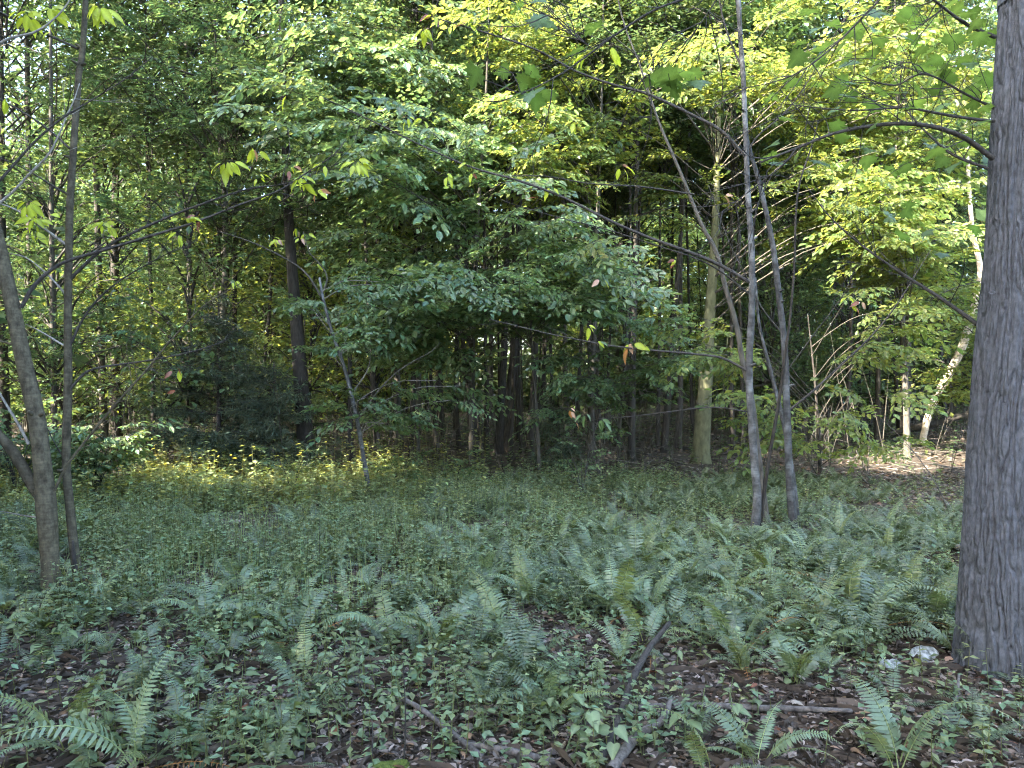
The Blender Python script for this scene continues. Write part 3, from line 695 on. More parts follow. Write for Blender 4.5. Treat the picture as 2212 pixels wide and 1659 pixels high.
# knots
for (px, py, r) in ((2144, 631, .009),):
    p = D(px, py, yb-.166); acc = Acc(); th = np.linspace(0, 2*np.pi, 15)
    ring = np.stack([np.cos(th)*r*1.2, np.sin(th*3)*.003, np.sin(th)*r*.8], 1)
    tube(acc, ring, np.full(15, r*.38), n=24, sides=8, cap=False, wob=.01)
    o = link('knot', acc.mesh('knot', [M_b_big]), big); o.location = tuple(local(big, p)); o.rotation_euler = (0, 0, -.45)
br = [
 ([(2145, 342, 4.0), (2080, 297, 3.95), (2000, 276, 3.9), (1900, 276, 3.85), (1800, 290, 3.8), (1720, 320, 3.8), (1640, 352, 3.8)], 12, 3.5),
 ([(1720, 320, 3.8), (1690, 360, 3.8), (1620, 420, 3.75), (1540, 470, 3.7)], 5, 1.5),
 ([(2110, 700, 4.2), (2040, 650, 4.4), (1930, 580, 4.7), (1850, 520, 5.0), (1790, 465, 5.2), (1740, 400, 5.3)], 10, 2),
 ([(2148, 262, 4.0), (2030, 245, 3.9), (1950, 235, 3.85), (1840, 240, 3.8), (1700, 225, 3.7)], 7, 1.5),
 ([(2150, 235, 4.1), (2090, 205, 4.0), (2000, 160, 3.9), (1930, 185, 3.9), (1850, 160, 3.8)], 6, 1.5),
 ([(2135, 365, 4.1), (2060, 330, 4.2), (2010, 285, 4.3), (1960, 235, 4.4), (1900, 190, 4.5)], 7, 1.5),
 ([(2150, 80, 4.0), (2090, 50, 3.9), (2045, 20, 3.8), (1980, -30, 3.7)], 9, 3),
 ([(1980, -30, 3.7), (1700, -40, 3.6), (1460, 5, 3.5), (1330, 70, 3.45), (1275, 108, 3.4), (1205, 160, 3.35), (1120, 205, 3.3), (1060, 222, 3.3), (1010, 205, 3.25)], 6, 1.5),
 ([(1280, 105, 3.4), (1235, 70, 3.4), (1180, 25, 3.35)], 3, 1),
 ([(1560, -20, 3.5), (1500, 60, 3.5), (1440, 130, 3.5), (1380, 175, 3.5)], 3, 1),
 ([(1920, -20, 3.6), (1800, 100, 3.7), (1700, 165, 3.7), (1560, 200, 3.7)], 5, 1.5),
]
for k, (pts, w0, w1) in enumerate(br):
    branch(big, pts, pts[0][2], w0, w1, M_twig, n=30, wob=.05, twigs=6, seed=k+20)
def maples(n, x0, x1, y0, y1, d0, d1, Lpx, mats=(M_maple,)):
    for _ in range(n):
        Y = U(d0, d1); p = D(U(x0, x1), U(y0, y1), Y); a_ = U(0, 6.28)
        leaf_at(big, p, 'maple', mats[int(rng.integers(len(mats)))], Lpx/FOC*Y*U(.7, 1.2), np.array([math.cos(a_), math.sin(a_), U(-.7, .05)]), tuple(unit(np.array([U(-.5, .5), U(-.5, .5), 1.0]))))
maples(9, 1030, 1215, 140, 215, 3.2, 3.4, 58); maples(4, 1120, 1190, 0, 50, 3.3, 3.5, 56); maples(8, 1350, 1540, 150, 185, 3.4, 3.6, 54)
maples(3, 1240, 1330, 60, 130, 3.4, 3.5, 50)
maples(80, 1700, 2150, 0, 210, 3.6, 5.0, 44); maples(44, 1650, 2140, 200, 360, 3.7, 5.2, 42); maples(14, 1900, 2110, 380, 560, 4.2, 5.4, 38)
c = link('crown', crown_mesh(M_maple, 5.6, 10, 2.0, 26, 50, leafL=.13, tm=LEAF), big); c['kind'] = 'stuff'; c.location = (.6, .3, 0)

# clump of grey stems
yB = EYE*FOC/(1158-CY)
gm = dict(mat=M_b_smooth, n=60, sides=14)
B1, q1 = line_tree('grey_stem_tree', 'tallest straight stem of the smooth grey clump, with long branches reaching left', 'tree', [(1629, 1160), (1636, 1080), (1630, 1000), (1622, 880), (1619, 780), (1624, 660), (1622, 520), (1613, 340), (1606, 170), (1596, 0)], yB, [20, 18, 17, 16, 15, 14, 13, 11, 10, 9], extend=3, wob=.04, flare=1.25, **gm)
B2, q2 = line_tree('grey_stem_tree', 'stem of the grey clump standing apart to the right, curving left at the top', 'tree', [(1715, 1140), (1706, 1040), (1700, 880), (1696, 760), (1680, 620), (1664, 500), (1640, 390), (1622, 330), (1608, 240)], yB*1.02, [18, 16, 15, 14, 13, 11, 10, 8, 5], extend=2, wob=.03, flare=1.25, **gm)
B3, q3 = line_tree('grey_stem_tree', 'thin dark stem crossing between the two thickest grey stems', 'tree', [(1640, 1075, yB*1.01), (1660, 1000, yB*1.0), (1683, 870, yB*.99), (1697, 770, yB*.98), (1713, 610, yB*.98), (1723, 420, yB*.98), (1752, 320, yB*.98), (1768, 260, yB*.98)], yB, [8, 7.5, 7, 6, 5, 4, 3, 2], M_b_dark, n=50, sides=10, wob=.03, flare=1.0)
B4, q4 = line_tree('grey_stem_tree', 'slender stem behind the tallest grey stem, bowed at its foot', 'tree', [(1658, 1115), (1648, 1060), (1636, 960), (1624, 860), (1605, 780), (1590, 700), (1566, 620), (1545, 540), (1520, 490), (1480, 394), (1445, 315), (1418, 250), (1385, 150), (1340, 20)], yB*1.06, [14, 13, 12, 12, 11, 11, 10, 9, 8, 7, 6, 5, 4, 3], M_b_mid, n=60, sides=10, wob=.05, flare=1.1, extend=1)
B5, q5 = line_tree('grey_stem_tree', 'thin stem hugging the right-hand grey stem and crossing left above', 'tree', [(1724, 1130), (1712, 1020), (1690, 900), (1665, 800), (1640, 700), (1632, 600)], yB*1.07, [11, 10, 9, 8, 6, 4], M_b_smooth, n=40, sides=9, wob=.03, flare=1.1)
# base of the dark crossing stem starts on the ground by the clump
for (pts, w0, w1) in (
  ([(1622, 612), (1560, 575), (1500, 548), (1400, 512), (1300, 470), (1200, 420), (1120, 390), (1020, 362), (920, 318), (840, 280), (760, 240), (690, 208)], 8.5, 2),
  ([(1613, 342), (1560, 285), (1500, 252), (1400, 203), (1330, 183), (1240, 150), (1150, 105), (1050, 70), (960, 45), (890, 20)], 8, 2),
  ([(1612, 800), (1560, 775), (1500, 766), (1400, 757), (1300, 745), (1200, 725), (1100, 700), (1058, 690)], 6, 1.5),
  ([(1624, 640), (1540, 575), (1440, 535), (1330, 500), (1230, 475), (1120, 445), (1080, 430)], 4, 1.2),
  ([(1500, 420), (1400, 405), (1280, 395), (1180, 380), (1090, 380), (1050, 372)], 4, 1.5),
  ([(1618, 890), (1540, 880), (1440, 890), (1360, 900), (1290, 905)], 3.5, 1.2),
  ([(1612, 330), (1640, 290), (1700, 240), (1750, 170), (1800, 80), (1850, 0)], 4, 1.5),
  ([(1604, 150), (1580, 100), (1560, 40), (1550, -30)], 5, 3)):
    branch(B1, pts, yB, w0, w1, M_twig, n=40, wob=.05, twigs=5, seed=int(w0*7))
for (pts, w0, w1) in (
  ([(1706, 885), (1750, 850), (1820, 785), (1880, 730), (1930, 670), (1980, 590), (2010, 540)], 6, 1.5),
  ([(1700, 800), (1760, 720), (1820, 640), (1850, 570)], 3, 1),
  ([(1690, 720), (1640, 660), (1600, 580), (1560, 480), (1530, 400)], 4, 1.5)):
    branch(B2, pts, yB*1.02, w0, w1, M_twig, n=30, wob=.05, twigs=5, seed=int(pts[0][0]))
YG = [M_ygrn, M_ygrn, M_oran, M_redb]
for (x, y, n_, mm, l) in ((690, 205, 2, [M_pink, M_oran], 26), (622, 198, 1, [M_ygrn], 40), (880, 250, 4, [M_redb, M_ygrn], 28), (915, 255, 4, [M_ygrn, M_redb, M_oran], 34), (820, 290, 2, [M_ygrn], 34), (935, 275, 2, [M_beech], 34), (965, 375, 3, [M_ygrn, M_redb], 30), (1010, 350, 3, [M_ygrn], 28), (1020, 372, 2, [M_redb], 24), (1170, 425, 1, [M_redb], 30), (1190, 400, 2, [M_ygrn], 34)):
    cluster(B1, x, y, yB, n_, mm, Lpx=l, spread=16)
for (x, y, n_, mm, l) in ((940, 30, 4, YG, 36), (915, 60, 5, [M_ygrn], 46), (1010, 50, 4, YG, 34), (1090, 45, 4, [M_oran, M_redb], 30), (1240, 260, 4, YG, 36), (1320, 100, 3, [M_ygrn], 40), (1265, 115, 4, [M_ygrn], 40), (1010, 150, 1, [M_oran], 26), (1180, 190, 4, [M_ygrn, M_pink], 30)):
    cluster(B1, x, y, yB, n_, mm, Lpx=l, spread=20)
for (x, y, n_, mm, l) in ((1270, 702, 3, [M_oran, M_redb], 30), (1290, 735, 3, [M_pink, M_beech], 36), (1360, 740, 4, [M_pink, M_oran], 42), (1300, 598, 3, [M_beech, M_pink], 36), (1340, 645, 5, [M_beech], 30), (1230, 880, 3, [M_oran, M_pink], 26), (1265, 890, 5, [M_beech, M_cool], 30), (1300, 905, 4, [M_beech], 32), (1240, 905, 1, [M_oran], 24), (1560, 420, 3, [M_oran, M_pink], 30), (1340, 355, 4, [M_oran, M_redb], 36), (1460, 560, 3, [M_redb, M_oran], 24)):
    cluster(B1, x, y, yB, n_, mm, Lpx=l, spread=18)
for (x, y) in ((1840, 655), (1860, 650), (1832, 640), (1790, 420), (1770, 440)):
    cluster(B2, x, y, yB, 2, [M_redb, M_pink, M_oran], Lpx=26, spread=14)

# left pair
yL = EYE*FOC/(1312-CY)
A1, qa = line_tree('forked_brown_tree', 'brown forked tree leaning out of the left picture edge', 'tree', [(112, 1314), (108, 1200), (100, 1090), (92, 1010), (78, 900), (52, 790), (32, 690), (14, 600), (-8, 500), (-50, 330)], yL, [38, 36, 42, 36, 34, 32, 30, 28, 26, 22], M_b_brown, n=70, sides=16, extend=3, wob=.03, flare=1.2)
branch(A1, [(98, 1085), (70, 1050), (45, 1005), (20, 965), (-10, 930), (-60, 850)], yL, 26, 18, M_b_brown, n=24, wob=.02)
branch(A1, [(46, 665), (75, 615), (130, 568), (210, 540), (320, 508), (420, 478), (520, 440), (600, 412), (660, 375), (720, 335), (745, 305)], yL, 9, 1.5, M_twig, n=40, wob=.04, twigs=6, seed=61)
branch(A1, [(118, 1060), (150, 1000), (240, 885), (310, 805), (355, 750), (430, 670), (480, 635), (520, 612)], yL, 6.5, 1.5, M_b_brown, n=34, wob=.05, twigs=8, seed=62)
branch(A1, [(-10, 400), (60, 320), (130, 260), (200, 215), (270, 170), (330, 122)], yL*.95, 6, 1.5, M_twig, n=30, wob=.04, twigs=3, seed=63)
branch(A1, [(-20, 455), (30, 408), (60, 375), (100, 335), (125, 290), (145, 245), (160, 215), (172, 180)], yL*.97, 6, 2, M_twigp, n=30, wob=.05, twigs=2, seed=64)
branch(A1, [(-30, 110), (20, 85), (75, 72), (115, 45), (145, 10), (165, -30)], yL*.97, 7, 2, M_twigp, n=24, wob=.05, seed=65)
branch(A1, [(30, 745), (-5, 735)], yL, 6, 4, M_b_brown, n=6, wob=0)
branch(A1, [(62, 960), (30, 905), (0, 850), (-30, 800)], yL, 7, 3, M_twigp, n=16, wob=.04, seed=66)
branch(A1, [(100, 1120), (60, 1110), (0, 1105)], yL, 4, 1.5, M_twigp, n=14, wob=.05, seed=67)
yE = yL*1.03
A2, qe = line_tree('slim_brown_tree', 'slim upright brown tree just right of the forked tree, with a scar low down', 'tree', [(176, 1302), (168, 1240), (160, 1180), (152, 1100), (143, 1000), (146, 850), (146, 700), (150, 500), (158, 350), (170, 170), (186, 0)], yE, [22, 21, 19, 18, 17, 17, 16, 15, 14, 13, 11], M_b_brown, n=70, sides=14, extend=3, wob=.03, flare=1.2)
acc = Acc(); Pn = [local(A2, D(166, 1245, yE-.06)), local(A2, D(160, 1205, yE-.055)), local(A2, D(157, 1168, yE-.05))]
tube(acc, Pn, [.008, .016, .006], n=10, sides=6); link('scar', acc.mesh('scar', [M_b_dark]), A2)
branch(A2, [(150, 605), (175, 580), (220, 540), (280, 505), (360, 470), (450, 438), (540, 408), (620, 395), (690, 370), (750, 345)], yE, 8, 1.5, M_twig, n=40, wob=.04, twigs=6, seed=71)
branch(A2, [(152, 745), (180, 690), (220, 640), (270, 600), (330, 565), (385, 535)], yE, 6, 1.5, M_twig, n=26, wob=.04, twigs=3, seed=72)
branch(A2, [(152, 840), (190, 800), (250, 785), (330, 772), (420, 757), (480, 738), (492, 722)], yE, 6, 1.5, M_twig, n=26, wob=.04, twigs=3, seed=73)
branch(A2, [(168, 105), (90, 68), (0, 25), (-30, 10)], yE, 6, 3, M_twig, n=20, wob=.03, seed=74)
branch(A2, [(150, 320), (90, 270), (0, 214), (-30, 195)], yE, 5, 3, M_twig, n=20, wob=.03, seed=75)
branch(A2, [(147, 420), (80, 380), (0, 340)], yE, 5, 2, M_twig, n=20, wob=.03, seed=76)
branch(A2, [(145, 530), (100, 495), (40, 455), (0, 440)], yE, 7, 3, M_twigp, n=20, wob=.05, seed=77)
branch(A2, [(146, 640), (110, 600), (60, 560), (10, 545)], yE, 5, 2, M_twigp, n=20, wob=.04, seed=78)
branch(A2, [(145, 750), (100, 722), (55, 700)], yE, 5, 2, M_twigp, n=16, wob=.04, seed=79)
branch(A2, [(146, 1000), (120, 960), (95, 910)], yE, 4, 1.5, M_twig, n=16, wob=.04, seed=80)
for (rt_, x, y, n_, mm, l) in ((A1, 490, 345, 5, [M_ygrn], 44), (A1, 545, 315, 3, [M_ygrn, M_ygrn, M_oran], 38), (A2, 650, 380, 6, [M_ygrn], 38), (A2, 685, 410, 3, [M_oran, M_ygrn], 38), (A2, 770, 345, 7, [M_ygrn], 36), (A2, 700, 350, 3, [M_ygrn], 32), (A2, 625, 355, 3, [M_redb, M_oran], 24), (A1, 400, 468, 5, [M_ygrn], 36), (A1, 425, 465, 2, [M_redb, M_oran], 28), (A1, 385, 500, 3, [M_ygrn], 30), (A2, 225, 478, 5, [M_ygrn], 36), (A2, 60, 432, 5, [M_ygrn], 46), (A2, 75, 470, 5, [M_ygrn], 40), (A2, 100, 460, 2, [M_ygrn], 40), (A2, 70, 488, 3, [M_ygrn], 38), (A1, 60, 25, 6, [M_ygrn], 44), (A1, 110, 15, 5, [M_ygrn], 44), (A1, 45, 22, 2, [M_oran], 30), (A1, 120, 62, 1, [M_oran], 26), (A2, 212, 10, 5, [M_ygrn], 50), (A2, 14, 210, 3, [M_ygrn, M_oran], 34), (A2, 385, 790, 2, [M_redb], 30), (A2, 390, 840, 1, [M_redb, M_oran], 34), (A2, 500, 600, 3, [M_ygrn, M_beech], 26), (A1, 560, 375, 3, [M_redb], 24), (A2, 595, 418, 2, [M_redb, M_oran], 26)):
    cluster(rt_, x, y, yL*1.0, int(n_*1.6), mm, Lpx=l, spread=26)

# ------------------------------------------------------------------ cedar, shrubs
def cedar(name, label, px, py, H, R, nb, Y=None, dens=1.0):
    Y = Y or EYE*FOC/(py-CY); p = D(px, py, Y); z = float(gz(p[0], p[1])); rt = root_at(name, (p[0], p[1], z), label, 'tree')
    acc = Acc(); tube(acc, [(0, 0, -.1), (.03, 0, H*.5), (0, .03, H)], [.05*H/3, .035*H/3, .008], n=12, sides=7); link('trunk', acc.mesh('trunk', [M_b_dark]), rt)
    acc = Acc()
    for k in range(nb):
        h = U(.08, 1.0)**1.3; a_ = U(0, 6.283); L = R*(1.05-h)**1.15*U(.5, 1.2)+.1
        s = np.array([0, 0, h*H*.96]); e = s+np.array([math.cos(a_)*L, math.sin(a_)*L, U(-.02, .25)*L])
        Q, t = tube(acc, [s, (s+e)/2+np.array([0, 0, .05]), e], [.008, .005, .002], n=7, sides=3, mi=1, cap=False)
        m = int(110*L*dens)
        q = U(.15, 1, m); base = s+(e-s)*q[:, None]
        off = rng.normal(0, 1, (m, 3))*np.array([.09, .09, .05])
        dv = unit(e-s)[None]*.7+rng.normal(0, .6, (m, 3)); dv[:, 2] -= .1
        leaves(acc, base+off*(.3+.7*(1-q))[:, None], dv, jit_n(m, .9), U(.07, .15, m), SLIM, .42, tints(m, .35))
    o = link('foliage', acc.mesh('foliage', [M_ceda, M_twig]), rt); o['kind'] = 'stuff'
cedar('dark_cedar', 'dark feathery cedar behind the yellowing weeds at left', 470, 1020, 3.3, 2.0, 150, dens=.8)
cedar('dark_cedar', 'lower dark evergreen between the big cedar and the thick black trunk', 590, 1022, 2.0, 1.7, 90, dens=.8)
cedar('young_cedar', 'small grey-green young cedar in front of the wood right of centre', 1205, 1030, 1.35, .35, 40, dens=1.6)
def shrub(name, label, px, py, H, n, key, sc=1.0, group=None, mat=M_twig):
    Y = EYE*FOC/(py-CY); p = D(px, py, Y); z = float(gz(p[0], p[1])); rt = root_at(name, (p[0], p[1], z), label, 'shrub', group)
    acc = Acc()
    for k in range(n):
        a_ = U(0, 6.283); l = H*U(.45, 1.0); out = U(.15, .6)
        e = np.array([math.cos(a_)*out*l, math.sin(a_)*out*l, l])
        Q, t = tube(acc, [(0, 0, -.03), e*np.array([.3, .3, .5]), e], [.008, .006, .003], n=8, sides=4, cap=False)
        for f in (4, 5, 7):
            dv = np.array([math.cos(a_+U(-1.3, 1.3)), math.sin(a_+U(-1.3, 1.3)), U(-.1, .5)])
            place('leaf_spray', pick(key), rt, Q[f], dv, sc*U(.7, 1.1), U(-.4, .4))
    link('stems', acc.mesh('stems', [mat]), rt)
shrub('leafy_shrub', 'big bluish-green shrub right of the slim brown tree', 205, 1085, 1.1, 15, 'shrub', 1.0)
shrub('leafy_shrub', 'bluish-green shrub between the forked tree and the picture edge', 40, 1085, 1.35, 14, 'shrub', 1.0)
shrub('leafy_shrub', 'bluish-green shrub behind the foot of the two near brown trees', 120, 1060, 1.3, 12, 'shrub', 1.0)
shrub('leafy_seedling', 'knee-high seedling with whorled leaves near the foot of the slanting sapling', 632, 1082, .75, 3, 'shrub', .55)
shrub('leafy_seedling', 'knee-high green seedling just right of the slanting sapling', 862, 1075, .75, 4, 'shrub', .6)
shrub('leafy_seedling', 'green seedling in front of the middle trunk cluster', 985, 1065, .55, 4, 'shrub', .55)
shrub('vine_covered_sapling', 'bright green vine-covered sapling standing right of the young cedar', 1258, 1085, 1.35, 5, 'shrub', .5)
for (px, py, H, lab) in ((1792, 1010, 1.2, 'bare pale shrub in front of the lit litter, right of the grey stems'), (1745, 1000, 1.1, 'bare pale shrub behind the right-hand grey stem'), (955, 1035, 1.9, 'bare leaning tan stems in front of the middle trunk cluster'), (1300, 1050, 1.4, 'bare thin stems right of the vine-covered sapling')):
    Y = EYE*FOC/(py-CY); p = D(px, py, Y); rt = root_at('bare_shrub', (p[0], p[1], float(gz(p[0], p[1]))), lab, 'shrub')
    for k in range(5):
        acc = Acc(); a_ = U(0, 6.28); e = np.array([math.cos(a_)*H*.45, math.sin(a_)*H*.3, H*U(.6, 1.1)])
        Q, t = tube(acc, [(0, 0, -.05), e*np.array([.25, .25, .5]), e], [.009, .006, .002], n=10, sides=5, wob=.12, seed=k+px)
        for f in (4, 6, 8): tube(acc, [Q[f], Q[f]+rng.normal(0, .2, 3)+np.array([0, 0, .15])], [.005, .002], n=3, sides=3)
        link('stem', acc.mesh('stem', [M_b_mid]), rt)

# ------------------------------------------------------------------ ground cover
def ground_xy(px, py):
    Y = EYE*FOC/(py-CY); return (px-CX)/FOC*Y, Y
# bare openings in the green carpet, as (x, y, radius)
BARE = [(*ground_xy(1180, 1430), .42), (*ground_xy(1270, 1400), .3), (*ground_xy(800, 1560), .30), (*ground_xy(960, 1600), .30), (*ground_xy(1750, 1530), .42), (*ground_xy(2000, 1560), .42), (*ground_xy(2120, 1500), .5),
        (*ground_xy(1500, 1480), .3), (*ground_xy(560, 1530), .25), (*ground_xy(1080, 1640), .3), (*ground_xy(2050, 1640), .4)]
KEEP = [ground_xy(1995, 1428), ground_xy(1926, 1452), ground_xy(1985, 1490), ground_xy(1910, 1500), ground_xy(1320, 1620), ground_xy(1370, 1540), ground_xy(1420, 1470), ground_xy(1450, 1430), ground_xy(1390, 1590), ground_xy(1290, 1660),
        ground_xy(1550, 1590), ground_xy(1700, 1600), ground_xy(1800, 1600), ground_xy(800, 1560), ground_xy(900, 1600), ground_xy(1000, 1640), ground_xy(2050, 1400), ground_xy(1440, 1500)]
def clear_of(x, y): return all((a_-x)**2+(b_-y)**2 > .2**2 for a_, b_ in KEEP)
def bare(x, y):
    x = np.asarray(x); y = np.asarray(y); b = np.zeros(np.shape(x))
    for (bx, by, r) in BARE: b = np.maximum(b, np.exp(-(((x-bx)/r)**2+((y-by)/(r*1.0))**2)))
    return b
def frond_mesh(L, el, droop, pairs, pin, lo=False, tm=PINNA):
    acc = Acc(); n = 10; t = np.linspace(0, 1, n)
    ang = el - droop*t**1.5; dx = np.cos(ang); dz = np.sin(ang)
    P = np.stack([np.cumsum(dx)*L/n, U(-.06, .06)*L*t*t, np.cumsum(dz)*L/n], 1)
    if not lo: tube(acc, P, np.linspace(.0032, .0010, n), n=9, sides=3, mi=0, cap=False, T=[1.7, 1.5, 1.1])
    tt = np.linspace(.14, .99, pairs)
    pos = np.stack([np.interp(tt, t, P[:, c]) for c in range(3)], 1)
    tan = unit(np.stack([np.interp(tt, t, np.gradient(P[:, c])) for c in range(3)], 1))
    nrm = unit(np.cross(tan, np.array([0, 1.0, 0]))) * -1
    nrm = np.where(nrm[:, 2:3] < 0, -nrm, nrm)
    prof = np.minimum(1, tt/.28)**.5*np.where(tt > .35, (1-(tt-.35)/.68)**.8, 1)*.96+.05
    for s in (1, -1):
        d = unit(tan*U(.12, .30, pairs)[:, None] + s*np.array([0, 1.0, 0])[None] - nrm*U(.05, .32, pairs)[:, None])
        leaves(acc, pos, d, nrm+rng.normal(0, .12, (pairs, 3)), pin*prof*U(.9, 1.08, pairs), tm, 1.0 if s > 0 else -1.0, tints(pairs, .12, .05))
    return acc
FSET = [(.55, 1.15, 1.6), (.50, .95, 1.4), (.60, 1.3, 1.9), (.45, .8, 1.3), (.58, 1.0, 2.0), (.42, .6, .9), (.52, 1.35, 1.2), (.48, 1.1, 1.5)]
FROND = [frond_mesh(L*U(.9, 1.1), e+U(-.1, .1), d*U(.8, 1.2), int(U(22, 32)), U(.054, .072)*L/.52).mesh('frond', [M_fern if k < 14 else M_fold]) for k, (L, e, d) in enumerate(FSET+FSET)]
DEAD = [frond_mesh(L, .35, 1.0, 18, .035).mesh('frond', [M_fdead]) for (L, e, d) in FSET[:3]]
FROND_LO = [frond_mesh(L, e, d, 19, .066*L/.52, True, PINNA4) for (L, e, d) in FSET]
FLAND = [(-400, 'left of the forked brown tree'), (105, 'below the two near brown trees'), (330, 'below the dark cedar'), (600, 'left of the curved grey branch'), (820, 'left of the middle litter opening'), (1060, 'around the middle litter opening'), (1300, 'left of the propped dark stick'), (1440, 'right of the propped dark stick'), (1620, 'below the grey stem clump'), (1800, 'left of the pale stones'), (1990, 'near the big grey tree')]
def fern_label(px, y):
    z_ = [n_ for a_, n_ in FLAND if a_ <= px][-1]
    return ('fern clump in the front row ' if y < 4.4 else 'fern clump in the middle row ' if y < 5.9 else 'distant fern clump ') + z_
def fern(x, y, nf, sc, label, group=None, dirs=None, el=0.0):
    z = float(gz(x, y)); rt = root_at('fern', (x, y, z-.01), label, 'fern', group)
    a0 = U(0, 6.283)
    for k in range(nf):
        a_ = dirs[k] if dirs else a0+k*6.283/nf+U(-.35, .35)
        m = Matrix.Rotation(a_, 4, 'Z') @ Matrix.Rotation(-U(-.15, .22)-el, 4, 'Y') @ Matrix.Rotation(U(-.35, .35), 4, 'X')
        s = sc*U(.8, 1.15); m = m @ Matrix.Diagonal((s, s, s, 1))
        m.translation = Vector((U(-.02, .02), U(-.02, .02), 0))
        link('frond', FROND[int(rng.integers(16))] if U(0, 1) > .05 else DEAD[int(rng.integers(3))], rt, m)
key = [
 (1850, 1375, 13, 1.35, 'largest fern clump, arching fronds just left of the two pale stones', None),
 (1760, 1370, 10, 1.15, 'broad fern clump left of the largest fern and below the grey stems', None),
 (1600, 1420, 9, 1.05, 'fern with drooping pale-tipped frond right of the dark propped stick', None),
 (1530, 1400, 8, .95, 'fern just right of the top of the dark propped stick', None),
 (1640, 1665, 8, .85, 'fern in front of the long fallen grey pole, bottom right of centre', None),
 (1935, 1690, 5, .95, 'fern with two tall upright fronds at the bottom right', [1.2, 1.9, 3.6, 5.6, .2]),
 (300, 1690, 8, 1.1, 'fern with one long pale frond at the bottom left', None),
 (150, 1650, 8, 1.05, 'large fern in the bottom left corner', None),
 (590, 1690, 5, .8, 'small upright fern on bare litter at the bottom, left of the moss patch', None),
 (420, 1640, 7, .9, 'fern right of the bottom left pair, below the litter patch', None),
 (1190, 1560, 7, .85, 'fern on the bare ground left of the heart-leaved seedlings', None),
 (1110, 1500, 6, .8, 'fern beside the thin dark twig in the middle foreground', None),
 (950, 1420, 9, 1.0, 'tall fern left of the bare litter opening in the middle', None),
 (840, 1400, 8, 1.0, 'fern second left of the middle litter opening', None),
 (640, 1400, 9, 1.0, 'dense fern above the left litter patch', None),
 (1390, 1400, 7, .9, 'fern left of the dark propped stick', None),
 (1400, 1330, 9, 1.05, 'fern behind the top of the dark propped stick', None),
 (1150, 1310, 9, 1.05, 'deep green fern clump behind the middle litter opening', None),
 (1720, 1500, 6, .85, 'drooping fern below the broad clump, above the fallen pole', None),
 (1530, 1690, 6, .75, 'fern at the bottom edge right of the heart-leaved seedlings', None),
 (2090, 1330, 6, .8, 'fern at the left foot of the big grey tree', None),
]
for (px, py, nf, sc, lab, dirs) in key:
    x, y = ground_xy(px, py)
    fern(x, y, nf, sc, lab, None, dirs, .25 if dirs else 0)
fx = [ground_xy(k[0], k[1]) for k in key]
cnt = 0; tries = 0
while cnt < 150 and tries < 20000:
    tries += 1
    px, py = U(-40, 2080), 829.5+EYE*FOC/math.sqrt(U(3.1**2, 7.6**2)); x, y = ground_xy(px, py)
    if float(bare(x, y)) > .4 and U(0, 1) < .93: continue
    dens = .25+.75*float(vnoise(x*.9, y*.9, 0, 61) > .42)
    if px < 900 and y > 5.4: dens *= .35
    if U(0, 1) > dens: continue
    if not clear_of(x, y) or any((a_-x)**2+(b2-y)**2 < .24**2 for a_, b2 in fx): continue
    fx.append((x, y)); cnt += 1
    fern(x, y, int(U(5, 10)), U(.55, 1.08)*(.8 if y < 4.3 else 1.08 if x > .3 else .95), fern_label(px, y), 'ferns carpeting the clearing')
# smaller and farther ferns as one carpet
def scatter_ground(n, y0, y1, xl, xr, f):
    out = []
    while len(out) < n:
        m = 4000; y = np.sqrt(U(y0*y0, y1*y1, m)); x = U(xl, xr, m)*y
        keep = U(0, 1, m) < f(x, y)
        out += list(zip(x[keep], y[keep]))
    return np.array(out[:n])
def right_open(x, y): return np.clip((x/y-.36)/.10, 0, 1)*np.clip((y-7.8)/1.5, 0, 1)
acc = Acc()
def fdens(x, y):
    d = (.12+.88*(vnoise(x*1.1, y*1.1, 0, 62) > .47))*(1-.9*bare(x, y))
    d = d*np.where((x/y < -.12) & (y > 5.6), .30, 1)*(1-.72*right_open(x, y))
    return d
pts = scatter_ground(1150, 3.1, 11.3, -.78, .74, fdens)
for (x, y) in pts:
    if not clear_of(x, y): continue
    nf = int(U(4, 8)); a0 = U(0, 6.28); sc = U(.42, .9); z = float(gz(x, y)); b = U(.8, 1.15)
    for k in range(nf):
        fr = FROND_LO[int(rng.integers(8))]
        m = np.array(Matrix.Rotation(a0+k*6.283/nf+U(-.3, .3), 3, 'Z') @ Matrix.Rotation(-U(-.15, .25), 3, 'Y'))*sc
        n0 = acc.n
        Vv = np.concatenate(fr.V) @ m.T + np.array([x, y, z])
        acc.V.append(Vv); acc.T.append(np.concatenate(fr.T)*b)
        for F in fr.F: acc.F.append(F+n0); acc.M.append(np.zeros(len(F))); acc.S.append(np.zeros(len(F)))
        acc.n += len(Vv)
tag(link('fern_carpet', acc.mesh('fern_carpet', [M_fern])), 'dense low carpet of small ferns covering the clearing', 'ferns', None, 'stuff')
